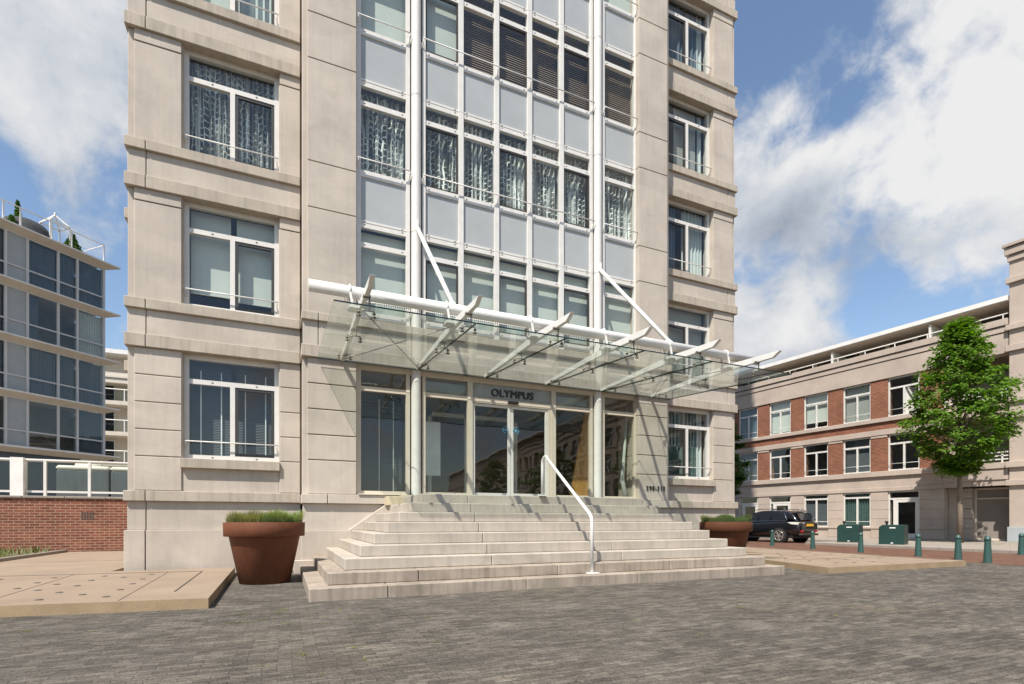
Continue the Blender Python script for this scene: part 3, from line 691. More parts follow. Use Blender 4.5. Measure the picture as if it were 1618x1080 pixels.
# lobby fittings seen through the doors
b = MB()
for a, c in ((3.45, 3.55), (4.45, 4.55), (4.60, 4.70), (5.9, 6.0)): b.box(a, c, 13.3, 13.38, 1.57, 3.9)
b.box(3.45, 6.0, 13.3, 13.38, 3.8, 3.9); tp(b, 'inner_door_frame', M['white'], 0)
b = MB(); b.box(2.95, 3.50, 12.3, 12.34, 2.15, 3.45); tp(b, 'notice_panel', M['lobbywhite'], 0)
b = MB(); b.prism([(7.05, 1.575), (7.75, 1.575), (7.75, 4.3), (7.62, 4.3)], 'y', 12.25, 12.3); tp(b, 'wood_panel', M['wood'], 0)
b = MB(); b.tube([(8.55, 11.75, 1.6), (8.45, 11.80, 2.2), (8.62, 11.78, 4.2)], [.10, .05, .02], 10); b.box(1.55, 1.57, 12, 12.02, 1.7, 3.8); b.box(1.98, 2.0, 12, 12.02, 1.7, 3.8); b.box(2.3, 2.32, 12, 12.02, 1.7, 3.8); tp(b, 'lobby_curtain', M['curt'], 0)
b = MB()
zz = 1.72
while zz < 3.9: b.quad((1.5, 12.10, zz), (2.52, 12.10, zz), (2.52, 12.13, zz + .035), (1.5, 12.13, zz + .035)); zz += .042
tp(b, 'venetian_blind', M['dgrey'], 0)

def text(name, body, size, loc, parent, m, ext=.01, rot=(R(90), 0, 0), spacing=1., off=0.0, bold=0):
    cu = bpy.data.curves.new(name, 'FONT'); cu.body = body; cu.size = size; cu.extrude = ext; cu.space_character = spacing; cu.offset = off
    cu.align_x = 'CENTER'; cu.align_y = 'CENTER'
    o = bpy.data.objects.new(name, cu); COL.objects.link(o)
    dg = bpy.context.evaluated_depsgraph_get(); me = bpy.data.meshes.new_from_object(o.evaluated_get(dg)); COL.objects.unlink(o); bpy.data.objects.remove(o)
    me.materials.clear(); me.materials.append(m)
    if bold:
        bm = bmesh.new()
        for i, k in enumerate((-1, 0, 1)):
            n0 = len(bm.verts); bm.from_mesh(me); bm.verts.ensure_lookup_table()
            bmesh.ops.translate(bm, verts=bm.verts[n0:], vec=(k * bold, 0, .0015 * i))
        bm.to_mesh(me); bm.free()
    o = bpy.data.objects.new(name, me); COL.objects.link(o); o.location = loc; o.rotation_euler = rot; o.parent = parent; return o
text('building_lettering', 'OLYMPUS', .245, (5.075 - TL[0], YC + .018 - TL[1], 4.095), tower, M['black'], .010, spacing=1.06, bold=.006)
text('house_number', '298-312', .160, (9.21 - TL[0], YP - .012 - TL[1], 1.93), tower, M['black'], .008, spacing=1.22, bold=.0012)

# ------------------------------------------------------------------ entrance steps
steps = thing('entrance_steps', 'broad weathered grey stone steps with nine risers up to the glass entrance', 'steps', (4.7, 8.5, 0))
RZ = .172
for k in range(1, 10):
    x0, x1 = .31 + .247 * (k - 1), 9.05 - .231 * (k - 1); y0 = 7.25 + .2585 * (k - 1); z0, z1 = (k - 1) * RZ, k * RZ
    if k == 1: z0 = -.1
    b = MB(); cuts = [x0]
    sp_ = (2.45, 2.1, 2.3, 2.5)[k % 4]; x = x0 + sp_ * (.42 + .16 * ((k * 37) % 5) / 5)
    if k >= 3: x = 3.0 + .02 * k
    while x < x1 - .6: cuts.append(x); x += sp_
    cuts.append(x1)
    for a, c in zip(cuts[:-1], cuts[1:]): b.box(a + (.004 if a > x0 else 0), c - (.004 if c < x1 else 0), y0, 11.25 if k < 9 else 11.46, z0, z1)
    b.cur = 1; b.box(x0 + .02, x1 - .02, y0 + .03, 11.2, z0, z1 - .012)
    at(b, (4.7, 8.5, 0)).build('step', [M['stepdirty'] if k <= 2 else M['step'], M['joint']], steps, bevel=.012)
b = MB(); b.box(1.98, 2.30, 10.9, 11.27, 1.376, 1.565); b.box(2.31, 2.62, 10.95, 11.3, 1.38, 1.60); b.box(2.635, 2.72, 10.95, 11.3, 1.38, 1.60)
at(b, (4.7, 8.5, 0)).build('corner_block', M['stepyellow'], steps, bevel=.01)
b = MB(); b.box(.20, .60, 11.16, 11.26, 0, .27)
at(b, (4.7, 8.5, 0)).build('base_block', M['stone'], steps, bevel=.01)

# ------------------------------------------------------------------ handrail
hr = thing('handrail', 'single white tubular handrail rising up the middle of the entrance steps', 'handrail', (4.752, 7.49, .172))
b = MB(); X = 4.752
pts = [(X, 7.49, .172), (X, 7.49, 1.05), (X, 7.50, 1.10), (X, 7.54, 1.145)]
for i in range(9):
    t = i / 8; pts.append((X, 7.58 + 1.5 * t, 1.185 + 1.07 * t))
for a in range(0, 9):
    an = R(125 - a * 15.5); pts.append((X, 9.19 + .125 * math.cos(an + R(0)) , 2.20 + .125 * math.sin(an)))
pts += [(X, 9.315, 2.1), (X, 9.315, 1.548)]
at(b.tube(pts, .030, 12), (4.752, 7.49, .172)).build('rail', M['steel'], hr)
b = MB(); b.box(X - .11, X + .11, 7.40, 7.58, .172, .186); at(b, (4.752, 7.49, .172)).build('base_plate', M['steel'], hr, bevel=.004)
b = MB(); b.box(X - .08, X + .08, 9.25, 9.39, 1.549, 1.562); at(b, (4.752, 7.49, .172)).build('base_plate', M['steel'], hr, bevel=.004)

# ------------------------------------------------------------------ canopy
cn = thing('glass_canopy', 'long glass entrance canopy hung from a white tube on six tapered white beams', 'canopy', (5.08, 11.29, 4.3))
CL = (5.08, 11.29, 4.3)
def cp(b, name, m, bevel=0): return at(b, CL).build(name, m, cn, bevel=bevel)
BX = [1.126, 2.708, 4.29, 5.872, 7.454, 9.036]
YB, ZB = 8.62, 4.685
cp(MB().tube([(.36, YB, ZB), (9.87, YB, ZB)], .092, 28), 'main_tube', M['steel'])
b = MB()
for i in range(240):
    x = .9 + i * .0365
    b.tube([(x, YB + .07, ZB - .05), (x + .01, YB + .085 + rnd.uniform(-.01, .02), ZB - .115 + rnd.uniform(-.012, .012))], .0045, 3)
cp(b, 'spike_shadow_fringe', M['spike'])  # wires under the tube stand in for the shadow fringe of hidden spikes
for x in (2.712, 7.456):
    b = MB(); b.tube([(x, 11.36, 7.50), (x, 8.66, 4.74)], .045, 12); b.box(x - .012, x + .012, 11.30, 11.42, 7.42, 7.66); b.tube([(x, 8.80, 4.86), (x, 8.62, 4.70)], .06, 10)
    cp(b, 'tension_strut', M['steel'])
for x in BX:
    b = MB()
    b.add([(x - .035, 11.30, 4.36), (x + .035, 11.30, 4.36), (x + .035, 11.30, 4.43), (x - .035, 11.30, 4.43),
           (x - .035, 8.7, 4.375), (x + .035, 8.7, 4.375), (x + .035, 8.7, 4.51), (x - .035, 8.7, 4.51),
           (x - .035, 7.50, 4.335), (x + .035, 7.50, 4.335), (x + .035, 7.33, 4.43), (x - .035, 7.33, 4.43)],
          [(0, 1, 2, 3), (0, 4, 5, 1), (1, 5, 6, 2), (2, 6, 7, 3), (3, 7, 4, 0), (4, 8, 9, 5), (5, 9, 10, 6), (6, 10, 11, 7), (7, 11, 8, 4), (8, 11, 10, 9)])
    cp(b, 'beam', M['steel'], .004)
    b = MB()                                   # strap round the tube
    for i in range(0, 181, 20): pass
    b.tube([(x - .16, YB + .105 * math.cos(R(a)), ZB + .105 * math.sin(R(a))) for a in range(-30, 211, 20)], .016, 6)
    b.bar((x - .16, YB - .09, ZB - .02), (x - .12, YB - .10, 4.43), .035, .035); b.bar((x - .16, YB + .09, ZB - .02), (x - .12, YB + .08, 4.43), .035, .035); b.box(x - .18, x - .02, YB - .12, YB + .10, 4.405, 4.445)
    cp(b, 'hanger', M['steel'])
def gz(y): return 4.345 + (y - 11.28) * (4.345 - 4.062) / (11.28 - 7.52)
edges = [.628] + BX[1:5] + [9.59]
for a, c in zip(edges[:-1], edges[1:]):
    b = MB(); a += .008; c -= .008
    vs = []
    for dz in (0, .022):
        vs += [(a, 7.52, gz(7.52) + dz), (c, 7.52, gz(7.52) + dz), (c, 11.28, gz(11.28) + dz), (a, 11.28, gz(11.28) + dz)]
    b.add(vs, [(4, 5, 6, 7)])
    b.cur = 1; b.add(vs, [(0, 1, 5, 4), (1, 2, 6, 5), (2, 3, 7, 6), (3, 0, 4, 7)])
    M.setdefault('glassedge', mat('dark_green_glass_edge', (.012, .022, .019), .15))
    b.norecalc = True
    cp(b, 'glass_panel', [M['canopyglass'], M['glassedge']])
for x in BX:
    for y in (7.9, 9.4, 10.85):
        b = MB(); z = gz(y)
        b.tube([(x + .045, y, 4.40), (x + .045, y, z + .06)], .012, 6); b.tube([(x - .11, y, z + .06), (x + .11, y, z + .06)], .010, 6)
        b.box(x - .05, x + .06, y - .03, y + .03, 4.34, 4.37)
        for q in (-.11, .11):
            b.tube([(x + q, y, z + .06), (x + q, y, z - .02)], .012, 6); b.tube([(x + q, y, z - .022), (x + q, y, z - .036)], .034, 10); b.tube([(x + q, y, z + .018), (x + q, y, z + .03)], .028, 10)
        cp(b, 'spider_fitting', M['fitting'])
for xa, xb in ((BX[0], BX[1]), (BX[4], BX[5])):
    for p in (0, 1):
        y0, y1 = (8.5, 11.1) if p else (11.1, 8.5)
        cp(MB().tube([(xa + .05, y0, 4.36), (xb - .05, y1, 4.36)], .010, 6), 'tie_rod', M['fitting'])

# ------------------------------------------------------------------ planters
def planter(loc, label):
    t = thing('plant_pot', label, 'planter', loc)
    b = MB(); b.lathe([(0, 0), (.385, 0), (.40, .01), (.555, .80), (.56, .81)], (0, 0, 0), 56); b.build('pot_body', M['corten'], t)
    b = MB(); b.lathe([(.555, .795), (.625, .795), (.632, .80), (.638, 1.025), (.632, 1.03), (.60, 1.03), (.595, .9)], (0, 0, 0), 56); b.build('rim', M['corten'], t)
    b = MB(); b.lathe([(.60, .985), (.3, 1.0), (0, 1.005)], (0, 0, 0), 32); b.build('soil', M['soil'], t)
    return t
def grass(loc, label, mats, n, seed, hgt=.17):
    r = random.Random(seed); b = MB(); b.norecalc = True
    for i in range(n):
        a = r.uniform(0, 2 * math.pi); d = .58 * math.sqrt(r.random()); x, y = d * math.cos(a), d * math.sin(a)
        tuft = .75 + .35 * math.sin(x * 9 + seed) * math.cos(y * 8); L = hgt * r.uniform(.6, 1.25) * tuft
        az = a + r.uniform(-1.3, 1.3); ln = r.uniform(.15, .75) * (.35 + d)
        p0 = Vector((x, y, 0)); dirv = Vector((math.cos(az), math.sin(az), 0)); side = Vector((-math.sin(az), math.cos(az), 0)) * r.uniform(.0018, .0038)
        p1 = p0 + dirv * L * ln * .4 + Vector((0, 0, L * .65)); p2 = p0 + dirv * L * ln * 1.1 + Vector((0, 0, L * (1 - .35 * ln)))
        b.cur = 0 if r.random() < (.62 + .3 * math.sin(x * 5 + seed)) else 1
        b.add([p0 - side, p0 + side, p1 + side * .8, p1 - side * .8, p2], [(0, 1, 2, 3), (3, 2, 4)])
    o = b.build('ornamental_grass', mats, None, loc); return tag(o, label, 'grass')
planter((-.28, 9.92, 0), 'large round rust brown pot standing left of the steps')
grass((-.28, 9.92, 1.0), 'olive and straw coloured grass growing in the left rust brown pot', [M['grassA'], M['grassB']], 7000, 3, .25)
planter((10.42, 10.08, .0), 'large round rust brown pot half hidden behind the right end of the steps')
grass((10.42, 10.08, 1.0), 'fresh blue green grass growing in the right rust brown pot', [M['grassB'], M['grassA']], 7000, 8, .23)

# ------------------------------------------------------------------ bollards
def bollard_proto():
    t = thing('bollard', '', 'bollard', (0, 0, 0), group='green bollards along the road')
    b = MB(); b.lathe([(.092, 0), (.088, .03), (.062, .56), (.062, .565)], (0, 0, 0), 16); b.build('post', M['bollard'], t)
    b = MB(); b.lathe([(.060, .565), (.070, .57), (.070, .60), (.064, .615), (.054, .65), (.030, .675), (0, .683)], (0, 0, 0), 16); b.build('cap', M['bollard'], t)
    return t
bp = [((19.07, 15.9, 0), 'green bollard in front of the parked black car, beside its rear wheel'), ((18.29, 13.47, 0), 'green bollard in front of the black car, below its rear bumper'),
      ((17.66, 11.28, 0), 'green bollard between the two dark green cabinets'), ((17.24, 9.33, 0), 'green bollard in front of the white glazed house door'),
      ((16.82, 8.13, 0), 'green bollard directly in front of the street tree trunk'), ((16.1, 7.16, 0), 'nearest green bollard, in front of the shaded garage door'),
      ((20.9, 8.45, 0), 'green bollard on the far side of the road at the right edge')]
b0 = None
for loc, lab in bp:
    if b0 is None: b0 = o = bollard_proto()
    else: o = copy_tree(b0)
    o.location = loc; o['label'] = lab

# ------------------------------------------------------------------ waste cabinets
def cabinet(loc, rz, label):
    t = thing('waste_cabinet', label, 'cabinet', loc, rz, 'dark green cabinets on the pavement')
    b = MB(); b.prism([(-.42, 0), (.42, 0), (.42, .70), (.30, .80), (-.42, .80)], 'x', 0, 1.05); b.build('body', M['bin'], t, bevel=.015)
    b = MB(); b.box(-.012, 0, -.14, .06, .66, .70); b.box(-.012, 0, -.06, .02, .05, .085); b.build('label_plate', M['lobbywhite'], t)
    b = MB(); b.tube([(.35, .2, .80), (.35, .2, .87)], .035, 8); b.tube([(.35, .2, .87), (.35, .2, .96)], .06, 8); b.build('valve', M['black'], t)
    b = MB()
    for yy in (-.43,):
        for z in (.22, .58): b.box(.3, .36, yy, -.42, z, z + .05)
    b.build('hinge', M['fitting'], t)
    b = MB(); b.box(-.06, 1.12, -.48, .48, -.02, .012); b.build('base', M['kerb'], t)
    return t
cabinet((23.0, 15.25, .10), R(25), 'dark green cabinet on the pavement nearer the black car')
cabinet((22.4, 13.10, .10), R(22), 'dark green cabinet on the pavement beside the white glazed house door')

# ------------------------------------------------------------------ trees
def tree(name, loc, h, trunk_h, crown_r, label, seed, nclump, nleaf, leaf=.085, lm='leaf', prof=None, group=None, trunk_r=.11, cat='tree'):
    r = random.Random(seed); t = thing(name, label, cat, loc, 0, group)
    b = MB(); b.tube([(0, 0, 0), (.01, .01, trunk_h * .5), (.0, .02, trunk_h), (.03, .0, trunk_h + (h - trunk_h) * .45), (0, 0, h * .93)], [trunk_r * 1.15, trunk_r * .95, trunk_r * .85, trunk_r * .45, .015], 10)
    tips = []
    cz0 = trunk_h * .93
    prof = prof or (lambda q: math.sin(math.pi * min(1, max(0, q)) ** .75) ** .7)
    for i in range(nclump):
        q = (i + r.random()) / nclump; z = cz0 + (h - cz0) * q
        rad = crown_r * prof(q); a = i * 2.399 + r.uniform(-.5, .5); d = rad * (.55 + .5 * r.random() ** .6)
        p = Vector((d * math.cos(a), d * math.sin(a), z)); tips.append((p, q))
        s0 = Vector((0, 0, max(trunk_h * .85, z - d * .75)))
        if i % 2 == 0: b.tube([s0, (s0 + p) / 2 + Vector((0, 0, .1)), p], [.045, .028, .008], 5)
    b.build('trunk', M['bark'], t)
    c = MB(); c.norecalc = True
    def leaf_at(p, sz, nrm):
        nrm = nrm.normalized(); u = nrm.cross(Vector((r.uniform(-1, 1), r.uniform(-1, 1), r.uniform(-.4, .4)))).normalized(); w = nrm.cross(u)
        c.add([p - u * sz, p - w * sz * .55 + nrm * sz * .12, p + u * sz, p + w * sz * .55 + nrm * sz * .12], [(0, 1, 2, 3)])
    for p, q in tips:
        cr = crown_r * r.uniform(.13, .30); nl = int(nleaf * r.uniform(.7, 1.3))
        out = Vector((p.x, p.y, .3)).normalized()
        for k in range(nl):
            v = Vector((r.gauss(0, 1), r.gauss(0, 1), r.gauss(0, .62))); v = v / max(.3, v.length) * (r.random() ** .45) * cr
            v.z *= .65
            nn = Vector((r.gauss(0, .45), r.gauss(0, .45), 1)) + out * .5
            leaf_at(p + v, leaf * r.uniform(.7, 1.35), nn)
    c.build('crown', M[lm], t); return t
def cone_prof(q):
    k = [(0, .10), (.07, .30), (.18, .66), (.3, .84), (.46, .80), (.63, .58), (.8, .36), (.92, .16), (1, .03)]
    for (a, x), (b_, y) in zip(k[:-1], k[1:]):
        if q <= b_: return x + (y - x) * (q - a) / (b_ - a)
    return .05
tree('street_tree', (27.15, 13.05, .1), 9.6, 3.2, 2.2, 'young green street tree with a dense pear shaped crown on the pavement', 5, 165, 130, .085, 'leaf', cone_prof, None, .105)
tree('street_tree', (23.65, 23.9, .004), 7.2, 2.4, 2.0, 'green street tree in shade, mostly hidden behind the corner of the stone tower', 12, 60, 170, .10, 'leaf2', None, None, .11)

# ------------------------------------------------------------------ right-hand street block
RX = thing('brick_apartment_block', 'long three storey red brick and stone apartment block with a set back roof storey', 'apartment building', (30.5, 16.4, 0), math.atan2(.9957, -.0926))
def rp(b, name, m, bevel=.01, parent=None): return b.build(name, m, parent or RX, bevel=bevel)
U1 = 27.3
WU = [(.04 + 2.363 * i, 1.545 + 2.363 * i) for i in range(0, 11)]
# local: x along the street, +y towards the street, z up
st = MB(); led = MB(); bk = MB()
st.box(-1.0, U1, -.6, 0, 2.69, 2.95); st.box(-1.0, U1, -.6, -.02, 2.95, 3.55)
led.box(-3.5, U1, -.6, .10, 3.52, 3.80); led.box(-1.0, U1, -.6, .10, 6.52, 6.74); led.box(-1.0, U1, -.6, .05, 5.80, 6.10)
led.box(-.95, U1, -.6, .04, 2.69, 2.90)
led.box(-3.5, U1, -.6, .06, 8.87, 9.81); led.box(-3.5, U1, -.6, .10, 9.85, 10.10); led.box(-3.5, U1, -.6, .16, 10.15, 10.46); led.box(-3.5, U1, -.6, .0, 9.80, 10.2)
bk.box(-1.0, U1, -.5, 0, 6.10, 6.52)
ends = [-1.0] + [v for w in WU for v in w] + [U1]
pr_ = [(ends[i], ends[i + 1]) for i in range(0, len(ends), 2)]
zr = [.10, .70, 1.17, 1.67, 2.17, 2.69]
for a, c in pr_:
    bk.box(a, c, -.5, 0, 3.80, 5.80); bk.box(a, c, -.5, 0, 6.74, 8.87)
    led.box(a + .02, c - .02, 0, .03, 5.66, 5.76)
    for z0, z1 in zip(zr[:-1], zr[1:]): st.box(a, c, -.5, 0, z0 + .008, z1 - .008)
    st.box(a + .02, c - .02, -.5, -.02, .1, 2.7); led.box(a, c, -.3, .035, .62, .72)
for i, (a, c) in enumerate(WU):
    if i not in (0, 3, 4): st.box(a, c, -.5, -.05, 0, .62); led.box(a, c, -.4, .035, .62, .72)
# loggia at the tower end: floors, back wall
st.box(-3.5, -1.0, -2.2, 0, 3.2, 3.52); st.box(-3.5, -1.0, -2.2, 0, 6.1, 6.55); st.box(-3.5, -.95, -2.4, -2.2, 0, 10); st.box(-1.3, -1.0, -2.2, -.5, 0, 10)
led.box(-3.5, -1.0, -.1, .10, 6.1, 6.55); led.box(-3.5, -1.0, -.1, .05, 3.0, 3.5); st.box(-3.5, -1.0, -.25, 0.0, 2.72, 3.2)
for z0, z1 in zip(zr[:-1], zr[1:]): st.box(-1.95, -1.02, -1.0, -.55, z0 + .008, z1 - .008)
rp(st, 'stone_wall', M['rblock']); rp(led, 'stone_ledge', M['rblock']); rp(bk, 'brick_wall', M['brickfar'], 0)
# tower at the near end
tw = MB(); zt = [.62, 1.6, 2.69, 3.0]
tw.box(-9, -3.55, -5, .12, .1, 13.2)
for z0, z1 in ((2.69, 2.95), (3.52, 3.80), (5.80, 6.10), (6.52, 6.74), (8.87, 9.15), (9.85, 10.10), (12.0, 12.25)): tw.box(-9.1, -3.45, -5.1, .24, z0, z1)
tw.box(-9.05, -3.50, -5.1, .20, 13.0, 13.25); tw.box(-9.12, -3.42, -5.1, .28, 13.3, 13.62); tw.box(-9.2, -3.36, -5.2, .36, 13.66, 13.80); tw.box(-9, -3.55, -5, .14, 13.1, 13.7)
tw.box(-9.05, -3.50, -5, .18, .1, .66)
rp(tw, 'corner_tower', M['rblock'])
gu = MB(); gu.box(-4.2, -3.53, .13, .30, .1, .78); rp(gu, 'meter_box', M['lpanel'])
gd = MB(); gd.box(-3.5, -1.95, -1.0, -.95, .1, 2.62); M['garage'] = mat('garage_door_with_shade', (.25, .215, .19), .6); rp(gd, 'garage_door', M['garage'])  # door colour darkened to hold the shade inside the loggia
gd = MB(); gd.ring(-3.52, -1.92, .1, 2.68, .09, -.96, -.86); gd.box(-3.45, -2.0, -.96, -.88, 2.12, 2.2); rp(gd, 'garage_frame', M['soffit'])
# balcony rails of the loggia
for z in (3.80, 6.74):
    b = MB()
    for zz in (.12, .28, .45): b.box(-3.5, -.98, -.02, .02, z + zz, z + zz + .06)
    for u in (-3.3, -2.2, -1.1): b.box(u, u + .06, -.03, .03, z, z + .5)
    rp(b, 'balcony_rail', M['white'], 0)
b = MB(); b.box(-3.4, -1.4, -2.19, -2.15, 3.8, 5.8); b.box(-3.4, -1.4, -2.19, -2.15, 6.75, 8.8); rp(b, 'loggia_window', M['glass'], 0)
# set back roof storey
rf = MB(); rf.box(-3.5, U1 + .5, -9, .12, 11.30, 11.52); rp(rf, 'roof', M['fascia'], 0)
rf = MB(); rf.box(-3.5, U1, -1.7, -1.5, 10.2, 11.3); rf.box(-3.5, U1, -9, -.3, 10.0, 10.3); rf.box(-3.5, U1, -8, .08, 11.26, 11.30); rp(rf, 'roof_storey_wall', M['soffit'], 0)
for i in range(0, 22):
    b = MB(); u = -3.2 + i * 1.38; b.ring(u, u + 1.25, 10.3, 11.2, .05, -1.5, -1.45); b.cur = 1; b.box(u + .05, u + 1.2, -1.49, -1.47, 10.35, 11.15)
    rp(b, 'roof_window', [M['lframe'], M['carglass']], 0)
b = MB(); b.tube([(-3.5, -.06, 10.72), (U1, -.06, 10.72)], .03, 6)
for i in range(0, 21): b.box(-3.3 + i * 1.5, -3.26 + i * 1.5, -.08, -.04, 10.4, 10.72)
rp(b, 'roof_rail', M['white'], 0)
M['frosted'] = glass('frosted_screen', 1.4, (.7, .8, .8), .35)
for u in (-.45, 4.5, 12):
    b = MB(); b.box(u, u + .10, -.12, -.02, 10.4, 11.22); b.box(u, u + .06, -1.5, -.1, 11.1, 11.16); b.cur = 1; b.box(u + .02, u + .04, -1.5, -.12, 10.45, 11.1); rp(b, 'terrace_screen', [M['white'], M['frosted']], 0)
# dark room backing
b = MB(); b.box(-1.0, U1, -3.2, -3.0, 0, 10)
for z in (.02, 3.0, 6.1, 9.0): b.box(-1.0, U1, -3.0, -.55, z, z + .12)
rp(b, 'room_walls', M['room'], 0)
# windows (turned to look at the street)
covs = {(0, 1): None, (0, 2): 'curtblue', (1, 1): 'teal', (2, 1): 'blindgrey'}
k = 0
for row, (z0, z1) in enumerate(((3.80, 5.80), (6.74, 8.87))):
    for i, (a, c) in enumerate(WU):
        if i > 7: continue
        cov = [[None, 'dgrey', None, None, 'dgrey', None, 'curt', None], [None, 'blindgrey', 'blind', 'blind', 'curtblue', 'blindgrey', None, 'curt']][row][i]
        cc = [(cov, 0, 1, [.02, .02, .35, .1, .02, .2, .0, .3][i])] if cov else None
        casement(RX, (c - .01, -.06, z0 + .01), c - a - .02, z1 - z0 - .02, [(c - a) / 2], (z1 - z0) * .70, None, cc, math.pi, .36, 200 + k, .07, depth=.08, covd=.16, open_leaf=1 if (row == 1 and i == 0) else None); k += 1
for i, (a, c) in enumerate(WU):
    if i > 7: continue
    if i in (0, 3, 4):                          # front doors with a light above
        b = MB(); b.ring(0, c - a - .02, 0, 2.57, .07, 0, .08); b.box(.07, c - a - .09, 0, .08, 2.10, 2.2); b.box(.24, .31, 0, .08, .1, 2.1)
        d = b.build('door_frame', M['white'], RX, (c - .01, -.06, .11), rotz=math.pi)
        b = MB(); b.ring(.31, c - a - .09, .08, 2.10, .15, .01, .07, .2); lf = b.build('door', M['white'], d)
        b = MB(); b.quad((.46, .03, .28), (c - a - .24, .03, .28), (c - a - .24, .03, 1.95), (.46, .03, 1.95)); b.quad((.07, .03, 2.2), (c - a - .09, .03, 2.2), (c - a - .09, .03, 2.5), (.07, .03, 2.5)); b.quad((.07, .03, .1), (.24, .03, .1), (.24, .03, 2.1), (.07, .03, 2.1))
        b.build('pane', M['doorglass'], d)
    else:
        cov = {1: 'teal', 2: 'dgrey'}.get(i)
        casement(RX, (c - .01, -.06, .72), c - a - .02, 1.96, [(c - a) / 2], 1.62, None, [(cov, 0, 1, .0)] if cov else None, math.pi, .30, 300 + i, .07, depth=.08, covd=.14)

# the same street frontage carries on behind the viewer; it shows in the door glass
R2 = thing('stone_apartment_block', 'long stone and brick street frontage reflected in the entrance door glass', 'apartment building', (31.4, 7.0, 0), math.atan2(.9957, -.0926))
b = MB(); b.box(-130, -70, -6, 0, 0, 14.2); b.box(-70, 0, -6, -.35, 0, 14.2); b.box(-70, 0, -.35, 0, 0, .7)
for z0, z1 in ((2.69, 3.8), (5.8, 6.74), (8.87, 9.81), (11.9, 13.4)): b.box(-70, 0, -.4, .0, z0, z1)
for z in (3.6, 6.6, 9.6, 12.7, 13.3): b.box(-130, 0, -.4, .12, z, z + .18)
b.build('stone_wall', M['rblock'], R2)
b = MB()
for i in range(30):
    for z0, z1 in ((.7, 2.69), (3.8, 5.8), (6.74, 8.87), (9.81, 11.9)): b.box(-70 + i * 2.363, -69.1 + i * 2.363, -.36, -.01, z0, z1)
b.build('brick_pier', M['rblock'], R2)
b = MB(); b.box(-130, 0, -8, .5, 14.4, 14.65); b.build('roof', M['fascia'], R2)
wp = None
for i in range(5, 29):
    for z0, z1 in ((.7, 2.69), (3.8, 5.8), (6.74, 8.87), (9.81, 11.9)):
        if wp is None:
            wp = casement(R2, (0, 0, 0), 1.44, 1.98, [.72], 1.4, None, None, math.pi, 0, 1, .08, depth=.08); o = wp
            for ch in list(wp.children):
                if ch.name.startswith('pane'): ch.data.materials[0] = M['carglass']
        else: o = copy_tree(wp, R2)
        o.location = (-67.66 + i * 2.363, -.2, z0 + .005)
for i, (x, y) in enumerate(((25.5, -9.0), (25.2, -24), (24.6, -38))):
    tree('street_tree', (x, y, .1), 8.5, 2.8, 2.6, ['green street tree across the plaza, nearest of the three reflected in the doors', 'green street tree across the plaza, middle one of the three reflected in the doors', 'green street tree across the plaza, farthest of the three reflected in the doors'][i], 30 + i, 45, 110, .16, 'leaf', None, None, .12)

